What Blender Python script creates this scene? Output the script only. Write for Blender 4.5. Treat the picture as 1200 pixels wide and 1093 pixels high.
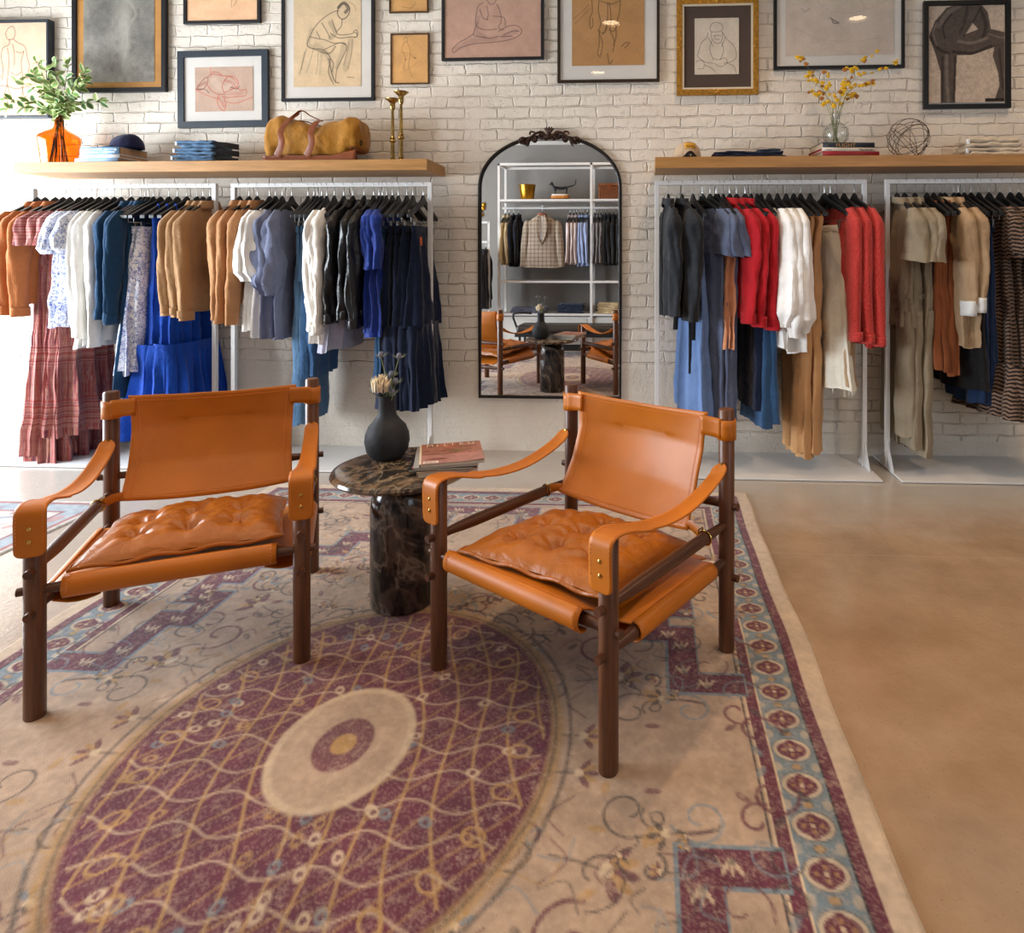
import bpy, math, random
import numpy as np
from mathutils import Vector, Matrix, noise

# ------------------------------------------------------------------ clear
for o in list(bpy.data.objects): bpy.data.objects.remove(o, do_unlink=True)
S = bpy.context.scene
COL = S.collection

# ------------------------------------------------------------------ camera, world, lights, exposure
F_PX, CX, HY, CAM_D, CAM_H, YAW = 758.36, 718.73, 300.22, 4.081, 1.2368, -0.0533
cam = bpy.data.cameras.new('camera'); cam_o = bpy.data.objects.new('camera', cam); COL.objects.link(cam_o)
cam.sensor_fit = 'HORIZONTAL'; cam.sensor_width = 36.0; cam.lens = F_PX*36/1200
cam.shift_x = -(CX-600)/1200; cam.shift_y = (HY-546.5)/1200
cam.clip_start = 0.02
cam_o.location = (0, -CAM_D, CAM_H); cam_o.rotation_euler = (math.pi/2, 0, -YAW)
S.camera = cam_o

S.view_settings.view_transform = 'Standard'; S.view_settings.look = 'None'
S.view_settings.gamma = 1; S.view_settings.use_curve_mapping = False
S.view_settings.exposure = -0.28

w = bpy.data.worlds.new('world'); S.world = w; w.use_nodes = True
w.node_tree.nodes['Background'].inputs[0].default_value = (.75, .87, 1, 1)
w.node_tree.nodes['Background'].inputs[1].default_value = 1.2

def area(name, loc, rot, sx, sy, power, col, spread=180):
    l = bpy.data.lights.new(name, 'AREA'); l.shape = 'RECTANGLE'; l.size = sx; l.size_y = sy
    l.energy = power; l.color = col; l.spread = math.radians(spread)
    o = bpy.data.objects.new(name, l); COL.objects.link(o); o.location = loc; o.rotation_euler = rot
    return o
# daylight entering through the big shop window in the left wall and the glazed front behind
area('daylight_left_window', (-5.28, -1.75, 1.30), (0, -math.pi/2, 0), 1.9, 3.0, 600, (.84, .92, 1.0))
area('daylight_front_window', (2.7, -5.02, 1.7), (math.pi/2, 0, 0), 2.0, 2.2, 40, (.84, .91, 1.0))

def wx(u, d):
    t = (u-CX)/F_PX; dep = CAM_D-d
    return dep*(t*math.cos(YAW)+math.sin(YAW))/(math.cos(YAW)-t*math.sin(YAW))
def wz(v, X, d):
    return CAM_H-(v-HY)*((CAM_D-d)*math.cos(YAW)+X*math.sin(YAW))/F_PX

# ------------------------------------------------------------------ materials
def lin(c):
    if isinstance(c, str):
        c = [int(c[i:i+2], 16)/255 for i in (1, 3, 5)]
        c = [x/12.92 if x <= .04045 else ((x+.055)/1.055)**2.4 for x in c]
    return tuple(c[:3])+(1,)
class NT:
    def __init__(s, name):
        s.m = bpy.data.materials.new(name); s.m.use_nodes = True; s.t = s.m.node_tree
        s.p = s.t.nodes['Principled BSDF']; s.tc = None
    def n(s, ty, ins=None, **kw):
        x = s.t.nodes.new(ty)
        for k, v in kw.items(): setattr(x, k, v)
        for k, v in (ins or {}).items():
            if hasattr(v, 'is_linked') or isinstance(v, bpy.types.NodeSocket): s.t.links.new(v, x.inputs[k])
            else: x.inputs[k].default_value = v
        return x
    def co(s, kind='Object'):
        if not s.tc: s.tc = s.n('ShaderNodeTexCoord')
        return s.tc.outputs[kind]
    def noise(s, scale, detail=3, vec=None, rough=.5, dist=0):
        return s.n('ShaderNodeTexNoise', {'Vector': vec or s.co(), 'Scale': scale, 'Detail': detail, 'Roughness': rough, 'Distortion': dist})
    def math(s, op, a, b=0.0, c=0.0, clamp=False):
        x = s.n('ShaderNodeMath', operation=op, use_clamp=clamp)
        for i, v in enumerate((a, b, c)):
            if isinstance(v, bpy.types.NodeSocket): s.t.links.new(v, x.inputs[i])
            else: x.inputs[i].default_value = v
        return x.outputs[0]
    def ramp(s, fac, stops):
        r = s.n('ShaderNodeValToRGB', {'Fac': fac}); e = r.color_ramp.elements
        while len(e) < len(stops): e.new(.5)
        for i, (p, c) in enumerate(stops): e[i].position = p; e[i].color = lin(c)
        return r.outputs[0]
    def mix(s, fac, a, b, mode='MIX'):
        x = s.n('ShaderNodeMix', data_type='RGBA', blend_type=mode)
        for i, v in ((0, fac), (6, a), (7, b)):
            if isinstance(v, bpy.types.NodeSocket): s.t.links.new(v, x.inputs[i])
            else: x.inputs[i].default_value = lin(v) if i > 0 else v
        return x.outputs[2]
    def link(s, a, b): s.t.links.new(a, s.p.inputs[b])
    def bump(s, h, dist=.002, strength=1, nrm=None):
        b = s.n('ShaderNodeBump', {'Height': h, 'Distance': dist, 'Strength': strength})
        if nrm: s.t.links.new(nrm, b.inputs['Normal'])
        s.link(b.outputs[0], 'Normal'); return b.outputs[0]
    def xyz(s, vec=None):
        return s.n('ShaderNodeSeparateXYZ', {0: vec or s.co()}).outputs
def setp(t, rough=.6, metal=0, spec=.5, sheen=0, coat=0, trans=0, ior=1.45, alpha=1):
    i = t.p.inputs
    i['Roughness'].default_value = rough; i['Metallic'].default_value = metal
    i['Specular IOR Level'].default_value = spec; i['Sheen Weight'].default_value = sheen
    i['Coat Weight'].default_value = coat; i['Transmission Weight'].default_value = trans; i['IOR'].default_value = ior
MATS = {}
def M(name, col='#888888', rough=.6, metal=0, var=.12, vs=9, bump=.0006, bs=120, **kw):
    if name in MATS: return MATS[name]
    t = NT(name); setp(t, rough, metal, **kw); c = lin(col)
    if var:
        n = t.noise(vs, 4)
        a = tuple(x*(1-var) for x in c[:3]); b = tuple(min(1, x*(1+var)) for x in c[:3])
        t.link(t.ramp(n.outputs['Fac'], [(.3, a), (.7, b)]), 'Base Color')
    else: t.p.inputs['Base Color'].default_value = c
    if bump: t.bump(t.noise(bs, 3).outputs['Fac'], bump)
    MATS[name] = t.m; return t.m
def M_fabric(name, col, kind='plain', rough=.85, col2=None, sc=1.0, sheen=.15, var=.1, spec=.2):
    """woven cloth with an optional dyed or woven pattern"""
    if name in MATS: return MATS[name]
    t = NT(name); setp(t, rough, sheen=sheen, spec=spec)
    x, y, z = t.xyz(); c = lin(col)
    n = t.noise(7, 4)
    base = t.ramp(n.outputs['Fac'], [(.3, tuple(k*(1-var) for k in c[:3])), (.7, tuple(min(1, k*(1+var)) for k in c[:3]))])
    weave = t.noise(420, 2).outputs['Fac']; h = weave; dist = .0008
    if kind == 'corduroy':
        wv = t.math('SINE', t.math('MULTIPLY', t.math('ADD', y, t.math('MULTIPLY', x, .6)), 900)); h = t.math('ADD', t.math('MULTIPLY', wv, .5), weave)
    elif kind == 'denim':
        s1 = t.noise(150, 3, vec=t.n('ShaderNodeMapping', {'Vector': t.co(), 'Scale': (3, 3, .35)}).outputs[0])
        base = t.mix(t.math('MULTIPLY', s1.outputs['Fac'], .38), base, col2 or '#9db4cc')
        n2 = t.noise(4.5, 3); base = t.mix(t.ramp(n2.outputs['Fac'], [(.5, '#000000'), (.75, '#444444')]), base, col2 or '#9db4cc')
    elif kind == 'toile':
        n2 = t.noise(34*sc, 6, dist=1.6, rough=.62); k = t.ramp(n2.outputs['Fac'], [(.47, '#000000'), (.52, '#ffffff')])
        n3 = t.noise(70*sc, 4, dist=2.2); k2 = t.ramp(n3.outputs['Fac'], [(.5, '#000000'), (.56, '#ffffff')])
        base = t.mix(t.math('MULTIPLY', k, t.math('ADD', t.math('MULTIPLY', k2, .6), .35)), base, col2)
    elif kind == 'madras':
        bz = t.noise(0, 0)
        vz = t.n('ShaderNodeCombineXYZ', {0: 0.0, 1: 0.0, 2: t.math('MULTIPLY', z, 60)})
        vy = t.n('ShaderNodeCombineXYZ', {0: t.math('MULTIPLY', y, 75), 1: t.math('MULTIPLY', x, 45), 2: 0.0})
        nz = t.noise(1, 3, vec=vz.outputs[0]); ny = t.noise(1, 3, vec=vy.outputs[0])
        stops = [(.28, '#4a2c40'), (.38, '#7c3c44'), (.46, '#a04a42'), (.51, '#b08478'), (.56, '#844650'), (.66, '#b07a60'), (.74, '#553650')]
        a = t.ramp(nz.outputs['Fac'], stops); b = t.ramp(ny.outputs['Fac'], stops)
        band = t.math('MULTIPLY', t.math('GREATER_THAN', t.math('SINE', t.math('MULTIPLY', z, 17)), .1), t.math('MAXIMUM', t.math('LESS_THAN', z, -.98), t.math('GREATER_THAN', z, -.42)))
        base = t.mix(t.math('ADD', t.math('MULTIPLY', band, .62), .16), b, a)
    elif kind == 'zigzag':
        zz = t.math('ADD', t.math('MULTIPLY', z, 300), t.math('MULTIPLY', t.math('PINGPONG', t.math('MULTIPLY', y, 45), 1), 3))
        n4 = t.noise(110, 3); s1 = t.math('ADD', t.math('SINE', zz), t.math('MULTIPLY', n4.outputs['Fac'], 2.4))
        k = t.ramp(t.math('MULTIPLY', s1, .5), [(.35, '#000000'), (.85, '#ffffff')]); base = t.mix(k, base, col2)
    elif kind == 'plaid':
        a = t.math('GREATER_THAN', t.math('SINE', t.math('MULTIPLY', z, 120)), .45)
        b = t.math('GREATER_THAN', t.math('SINE', t.math('MULTIPLY', x, 120)), .45)
        base = t.mix(t.math('MULTIPLY', t.math('ADD', a, b), .36), base, col2)
    elif kind == 'stripe':
        a = t.math('GREATER_THAN', t.math('SINE', t.math('MULTIPLY', t.math('ADD', y, t.math('MULTIPLY', x, .7)), 420*sc)), .1)
        base = t.mix(t.math('MULTIPLY', a, .6), base, col2)
    elif kind == 'knit':
        a = t.math('SINE', t.math('MULTIPLY', t.math('ADD', y, t.math('ADD', x, t.math('MULTIPLY', z, .7))), 420))
        b = t.math('SINE', t.math('MULTIPLY', t.math('SUBTRACT', t.math('ADD', y, x), z), 420))
        h = t.math('ADD', t.math('MULTIPLY', a, b), weave); dist = .0022
        base = t.mix(t.math('MULTIPLY', t.math('MAXIMUM', t.math('MULTIPLY', a, b), 0.0), .35), base, col2 or col)
    elif kind == 'rib':
        h = t.math('ADD', t.math('SINE', t.math('MULTIPLY', t.math('ADD', y, x), 1100)), weave); dist = .0007
    elif kind == 'check':
        a = t.math('GREATER_THAN', t.math('SINE', t.math('MULTIPLY', z, 300)), .3); base = t.mix(t.math('MULTIPLY', a, .4), base, col2 or col)
    t.link(base, 'Base Color')
    wr = t.noise(16, 4, rough=.55)
    b1 = t.n('ShaderNodeBump', {'Height': wr.outputs['Fac'], 'Distance': .020, 'Strength': .6})
    t.bump(h, dist, .7, b1.outputs[0])
    MATS[name] = t.m; return t.m
def M_wood(name, c1, c2, rough=.45, axis=0, scale=1.0, **kw):
    if name in MATS: return MATS[name]
    t = NT(name); setp(t, rough, **kw)
    sc = [14, 14, 14]; sc[axis] = .9
    mp = t.n('ShaderNodeMapping', {'Vector': t.co(), 'Scale': tuple(k*scale for k in sc)})
    n = t.noise(2.2, 6, vec=mp.outputs[0], dist=.6, rough=.6)
    n2 = t.noise(11, 3, vec=mp.outputs[0])
    f = t.math('ADD', t.math('MULTIPLY', n.outputs['Fac'], .7), t.math('MULTIPLY', n2.outputs['Fac'], .3))
    t.link(t.ramp(f, [(.35, c1), (.65, c2)]), 'Base Color'); t.bump(f, .0008)
    MATS[name] = t.m; return t.m
def M_leather(name, col, rough=.42, grain=.0005, crease=.0, coat=.12):
    if name in MATS: return MATS[name]
    t = NT(name); setp(t, rough, coat=coat, spec=.45); t.p.inputs['Coat Roughness'].default_value = .35
    c = lin(col); n = t.noise(5, 4)
    t.link(t.ramp(n.outputs['Fac'], [(.3, tuple(k*.86 for k in c[:3])), (.72, tuple(min(1, k*1.12) for k in c[:3]))]), 'Base Color')
    v = t.n('ShaderNodeTexVoronoi', {'Vector': t.co(), 'Scale': 450}); nb = None
    if crease:
        w_ = t.noise(14, 4, dist=1.0); nb = t.n('ShaderNodeBump', {'Height': w_.outputs['Fac'], 'Distance': crease, 'Strength': .8}).outputs[0]
    t.bump(v.outputs['Distance'], grain, .6, nb)
    MATS[name] = t.m; return t.m
def M_vcol(name, rough=.7, spec=.3, bump=.0006, bs=300, sheen=0, wear=0):
    if name in MATS: return MATS[name]
    t = NT(name); setp(t, rough, spec=spec, sheen=sheen)
    a = t.n('ShaderNodeVertexColor', layer_name='Col').outputs[0]
    if wear:
        n = t.noise(40, 6, rough=.7); n2 = t.noise(3, 3)
        k = t.math('MULTIPLY', t.ramp(n.outputs['Fac'], [(.52, '#000000'), (.68, '#ffffff')]), t.math('MULTIPLY', n2.outputs['Fac'], wear))
        a = t.mix(k, a, '#cbb49c')
    t.link(a, 'Base Color')
    if bump: t.bump(t.noise(bs, 2).outputs['Fac'], bump)
    MATS[name] = t.m; return t.m
def M_emit(name, col, s):
    t = NT(name); t.p.inputs['Emission Color'].default_value = lin(col); t.p.inputs['Emission Strength'].default_value = s
    t.p.inputs['Base Color'].default_value = lin(col); return t.m
def M_pane(name):
    t = NT(name); N = t.t.nodes
    tr = N.new('ShaderNodeBsdfTransparent'); gl = N.new('ShaderNodeBsdfGlossy'); gl.inputs['Roughness'].default_value = .01
    lw = N.new('ShaderNodeLayerWeight'); lw.inputs[0].default_value = .5; mx = N.new('ShaderNodeMixShader')
    fr = t.math('ADD', t.math('MULTIPLY', t.math('POWER', lw.outputs['Facing'], 5.0), .9), .045)
    t.t.links.new(fr, mx.inputs[0]); t.t.links.new(tr.outputs[0], mx.inputs[1]); t.t.links.new(gl.outputs[0], mx.inputs[2])
    t.t.links.new(mx.outputs[0], N['Material Output'].inputs[0]); return t.m

# ------------------------------------------------------------------ geometry
class G:
    def __init__(s): s.v = []; s.f = []
    def add(s, vs, fs):
        b = len(s.v); s.v += [tuple(p) for p in vs]; s.f += [tuple(i+b for i in f) for f in fs]; return s
    def box(s, c, d, R=None):
        hx, hy, hz = d[0]/2, d[1]/2, d[2]/2
        vs = [Vector((x, y, z)) for z in (-hz, hz) for y in (-hy, hy) for x in (-hx, hx)]
        if R is not None: vs = [R @ p for p in vs]
        c = Vector(c)
        return s.add([p+c for p in vs], [(0, 2, 3, 1), (4, 5, 7, 6), (0, 1, 5, 4), (2, 6, 7, 3), (0, 4, 6, 2), (1, 3, 7, 5)])
    def tube(s, pts, r, seg=12, asp=1.0, up=None, cap=True, closed=False):
        pts = [Vector(p) for p in pts]; n = len(pts)
        rs = r if isinstance(r, (list, tuple)) else [r]*n
        vs = []; fs = []; prev = None
        for i, p in enumerate(pts):
            if closed: t = pts[(i+1) % n]-pts[i-1]
            else: t = pts[min(i+1, n-1)]-pts[max(i-1, 0)]
            t = t.normalized() if t.length > 1e-9 else Vector((0, 0, 1))
            if up is not None: a = Vector(up); a = a-t*a.dot(t)
            elif prev is None: a = Vector((1, 0, 0)) if abs(t.x) < .8 else Vector((0, 1, 0)); a = a-t*a.dot(t)
            else: a = prev-t*prev.dot(t)
            if a.length < 1e-6: a = t.orthogonal()
            a.normalize(); prev = a; b = t.cross(a)
            for k in range(seg):
                q = 2*math.pi*k/seg; vs.append(p+a*math.cos(q)*rs[i]+b*math.sin(q)*rs[i]*asp)
        m = n if closed else n-1
        for i in range(m):
            for k in range(seg):
                i2 = (i+1) % n; fs.append((i*seg+k, i*seg+(k+1) % seg, i2*seg+(k+1) % seg, i2*seg+k))
        if cap and not closed:
            fs.append(tuple(range(seg-1, -1, -1))); fs.append(tuple((n-1)*seg+k for k in range(seg)))
        return s.add(vs, fs)
    def lathe(s, prof, seg=40, c=(0, 0, 0), M_=None):
        n = len(prof); vs = []
        for (r, z) in prof:
            for k in range(seg):
                q = 2*math.pi*k/seg; p = Vector((r*math.cos(q), r*math.sin(q), z))
                if M_ is not None: p = M_ @ p
                vs.append(p+Vector(c))
        fs = [(i*seg+k, i*seg+(k+1) % seg, (i+1)*seg+(k+1) % seg, (i+1)*seg+k) for i in range(n-1) for k in range(seg)]
        if prof[0][0] > 1e-5: fs.append(tuple(range(seg-1, -1, -1)))
        if prof[-1][0] > 1e-5: fs.append(tuple((n-1)*seg+k for k in range(seg)))
        return s.add(vs, fs)
    def grid(s, fn, nu, nv, cu=False):
        vs = [fn(i/(nu if cu else nu-1), j/(nv-1)) for j in range(nv) for i in range(nu)]
        fs = []
        for j in range(nv-1):
            for i in range(nu if cu else nu-1):
                i2 = (i+1) % nu; fs.append((j*nu+i, j*nu+i2, (j+1)*nu+i2, (j+1)*nu+i))
        return s.add(vs, fs)
    def poly(s, pts, axis, t0, t1):
        """extrude a 2D outline (list of (a,b)) along axis from t0 to t1"""
        n = len(pts)
        def P(a, b, t): return {'x': (t, a, b), 'y': (a, t, b), 'z': (a, b, t)}[axis]
        vs = [P(a, b, t0) for a, b in pts]+[P(a, b, t1) for a, b in pts]
        fs = [tuple(range(n)), tuple(range(2*n-1, n-1, -1))]+[(i, i+n, (i+1) % n+n, (i+1) % n) for i in range(n)]
        return s.add(vs, fs)
    def ball(s, c, r, seg=14, rings=8, sc=(1, 1, 1)):
        pr = [(r*math.sin(math.pi*i/rings), -r*math.cos(math.pi*i/rings)) for i in range(rings+1)]
        pr[0] = (0.0001, pr[0][1]); pr[-1] = (0.0001, pr[-1][1])
        return s.lathe(pr, seg, c, Matrix.Diagonal(sc))
    def wob(s, amp, freq, seed=0, mask=None):
        o = Vector((seed*3.7, seed*1.3, seed*7.1))
        for i, p in enumerate(s.v):
            v = Vector(p); k = mask(v) if mask else 1
            s.v[i] = tuple(v+noise.noise_vector(v*freq+o)*amp*k)
        return s
    lim = None
    def obj(s, name, mat, parent=None, smooth=True, bevel=0, solid=0, sub=0, loc=None, auto=True):
        if G.lim is not None:                                               # cloth rests against the wall behind the rail
            ca, sa, L_ = G.lim
            for i, p in enumerate(s.v):
                yw = p[0]*sa+p[1]*ca
                if yw > L_: k = (yw-L_)*.93; s.v[i] = (p[0]-k*sa, p[1]-k*ca, p[2])
        me = bpy.data.meshes.new(name); me.from_pydata(s.v, [], s.f)
        me.materials.append(mat)
        if smooth:
            me.polygons.foreach_set('use_smooth', [True]*len(me.polygons))
            if auto: me.set_sharp_from_angle(angle=math.radians(42))
        me.validate()
        # consistent outward normals
        import bmesh
        bm = bmesh.new(); bm.from_mesh(me); bmesh.ops.recalc_face_normals(bm, faces=bm.faces); bm.to_mesh(me); bm.free()
        o = bpy.data.objects.new(name, me); COL.objects.link(o)
        if parent: o.parent = parent
        if loc is not None: o.location = loc
        if solid: md = o.modifiers.new('solid', 'SOLIDIFY'); md.thickness = solid; md.offset = 0
        if bevel:
            md = o.modifiers.new('bevel', 'BEVEL'); md.width = bevel; md.segments = 2; md.limit_method = 'ANGLE'; md.angle_limit = math.radians(50)
            md.harden_normals = False
        if sub: md = o.modifiers.new('sub', 'SUBSURF'); md.levels = sub; md.render_levels = sub
        return o
def thing(name, label, cat, loc=(0, 0, 0), rz=0, group=None):
    o = bpy.data.objects.new(name, None); COL.objects.link(o); o.empty_display_size = .05
    o.location = loc; o.rotation_euler = (0, 0, rz); return tag(o, label, cat, group)
def tag(o, label, cat, group=None, kind=None):
    o['label'] = label; o['category'] = cat
    if group: o['group'] = group
    if kind: o['kind'] = kind
    return o
def struct(o): o['kind'] = 'structure'; return o
def tree(o, parent=None):
    c = o.copy(); COL.objects.link(c); c.parent = parent
    for ch in list(o.children): tree(ch, c)
    return c
def lerp(a, b, t): return a+(b-a)*t
def interp(t, ks):
    """piecewise smooth interpolation of keyed values"""
    if t <= ks[0][0]: return ks[0][1]
    for (a, va), (b, vb) in zip(ks, ks[1:]):
        if t <= b: return lerp(va, vb, (t-a)/(b-a))
    return ks[-1][1]
def catmull(pts, n=6):
    pts = [Vector(p) for p in pts]; out = []
    for i in range(len(pts)-1):
        p0, p1, p2, p3 = pts[max(i-1, 0)], pts[i], pts[i+1], pts[min(i+2, len(pts)-1)]
        for k in range(n):
            t = k/n; out.append(.5*((2*p1)+(-p0+p2)*t+(2*p0-5*p1+4*p2-p3)*t*t+(-p0+3*p1-3*p2+p3)*t**3))
    return out+[pts[-1]]
def rrect(w, h, r, n=5):
    out = []
    for cx, cy, a0 in ((w/2-r, h/2-r, 0), (-w/2+r, h/2-r, 90), (-w/2+r, -h/2+r, 180), (w/2-r, -h/2+r, 270)):
        for k in range(n+1):
            a = math.radians(a0+90*k/n); out.append((cx+r*math.cos(a), cy+r*math.sin(a)))
    return out

class Canvas:
    """a drawn or woven surface: strokes rasterised to the colours of a fine grid mesh"""
    def __init__(s, w, h, res, bg, seed=0):
        s.w, s.h = w, h; s.nx = max(2, int(w/res)+1); s.ny = max(2, int(h/res)+1)
        s.a = np.zeros((s.ny, s.nx, 3)); s.a[:] = lin(bg)[:3]; s.rng = np.random.RandomState(seed)
        s.X, s.Y = np.meshgrid(np.linspace(0, w, s.nx), np.linspace(0, h, s.ny))
    def noise(s, amp, cell):
        n = max(2, int(s.w/cell)+2), max(2, int(s.h/cell)+2); g = s.rng.rand(n[1], n[0])
        fx = s.X/s.w*(n[0]-1.001); fy = s.Y/s.h*(n[1]-1.001); ix = fx.astype(int); iy = fy.astype(int); u = fx-ix; v = fy-iy
        u = u*u*(3-2*u); v = v*v*(3-2*v)
        r = (g[iy, ix]*(1-u)+g[iy, ix+1]*u)*(1-v)+(g[iy+1, ix]*(1-u)+g[iy+1, ix+1]*u)*v
        s.a *= (1+amp*(r-.5)*2)[..., None]; return s
    def blend(s, mask, col): c = np.array(lin(col)[:3]); s.a += (c-s.a)*np.clip(mask, 0, 1)[..., None]
    def line(s, pts, wd, col, al=1.0, smooth=True):
        if smooth and len(pts) > 2: pts = [(p.x, p.y) for p in catmull([(a, b, 0) for a, b in pts], 6)]
        c = np.array(lin(col)[:3]); dx = s.w/(s.nx-1); dy = s.h/(s.ny-1); pad = wd+2*dx
        x0 = max(0, int((min(p[0] for p in pts)-pad)/dx)); x1 = min(s.nx, int((max(p[0] for p in pts)+pad)/dx)+2)
        y0 = max(0, int((min(p[1] for p in pts)-pad)/dy)); y1 = min(s.ny, int((max(p[1] for p in pts)+pad)/dy)+2)
        if x1 <= x0 or y1 <= y0: return
        X = s.X[y0:y1, x0:x1]; Y = s.Y[y0:y1, x0:x1]; D = np.full(X.shape, 1e9)
        for (ax, ay), (bx, by) in zip(pts, pts[1:]):
            L = (bx-ax)**2+(by-ay)**2+1e-12; t = np.clip(((X-ax)*(bx-ax)+(Y-ay)*(by-ay))/L, 0, 1)
            D = np.minimum(D, np.hypot(X-ax-t*(bx-ax), Y-ay-t*(by-ay)))
        m = np.clip((wd/2-D)/dx+.5, 0, 1)*al
        s.a[y0:y1, x0:x1] += (c-s.a[y0:y1, x0:x1])*m[..., None]
    def ell(s, cx, cy, rx, ry, col, al=1.0, soft=.15, ring=0, rot=0):
        ca, sa = math.cos(rot), math.sin(rot); dx = s.X-cx; dy = s.Y-cy
        r = np.hypot((dx*ca+dy*sa)/rx, (-dx*sa+dy*ca)/ry)
        m = np.clip((ring-abs(r-1))/soft+.5, 0, 1) if ring else np.clip((1-r)/soft+.5, 0, 1)
        s.blend(m*al, col)
    def rect(s, x0, y0, x1, y1, col, al=1.0): s.blend(((s.X >= x0) & (s.X < x1) & (s.Y >= y0) & (s.Y < y1))*al, col)
    def poly(s, pts, col, al=1.0):
        ins = np.zeros(s.X.shape, bool); n = len(pts)
        for i in range(n):
            (x1, y1), (x2, y2) = pts[i], pts[(i+1) % n]
            if y1 == y2: continue
            c = ((y1 > s.Y) != (y2 > s.Y)) & (s.X < (x2-x1)*(s.Y-y1)/(y2-y1)+x1); ins ^= c
        s.blend(ins*al, col)
    def obj(s, name, mat, to, parent=None, loc=None):
        """to(x, y arrays) -> x, y, z arrays"""
        x, y, z = to(s.X, s.Y); co = np.stack([x, y, z], -1).reshape(-1, 3); nx, ny = s.nx, s.ny
        idx = np.arange(nx*ny).reshape(ny, nx)
        q = np.stack([idx[:-1, :-1], idx[:-1, 1:], idx[1:, 1:], idx[1:, :-1]], -1).reshape(-1, 4)
        me = bpy.data.meshes.new(name); me.vertices.add(len(co)); me.vertices.foreach_set('co', co.ravel())
        me.loops.add(q.size); me.loops.foreach_set('vertex_index', q.ravel()); me.polygons.add(len(q))
        me.polygons.foreach_set('loop_start', np.arange(0, q.size, 4)); me.polygons.foreach_set('loop_total', np.full(len(q), 4))
        me.update(); ca = me.color_attributes.new('Col', 'FLOAT_COLOR', 'POINT')
        rgba = np.ones((nx*ny, 4)); rgba[:, :3] = np.clip(s.a.reshape(-1, 3), 0, 1); ca.data.foreach_set('color', rgba.ravel())
        me.materials.append(mat); me.polygons.foreach_set('use_smooth', [True]*len(me.polygons))
        o = bpy.data.objects.new(name, me); COL.objects.link(o)
        if parent: o.parent = parent
        if loc is not None: o.location = loc
        return o
def text(name, body, size, mat, parent, loc, rot=(math.pi/2, 0, 0), ext=.0004, sx=1.0, align='LEFT', sp=1.0):
    c = bpy.data.curves.new(name, 'FONT'); c.body = body; c.size = size; c.extrude = ext; c.align_x = align; c.space_character = sp
    tmp = bpy.data.objects.new(name, c); COL.objects.link(tmp); bpy.context.view_layer.update()
    me = bpy.data.meshes.new_from_object(tmp.evaluated_get(bpy.context.evaluated_depsgraph_get()))
    bpy.data.objects.remove(tmp, do_unlink=True); me.materials.clear(); me.materials.append(mat)
    o = bpy.data.objects.new(name, me); COL.objects.link(o); o.parent = parent; o.location = loc; o.rotation_euler = rot; o.scale = (sx, 1, 1); return o

PI = math.pi
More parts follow.
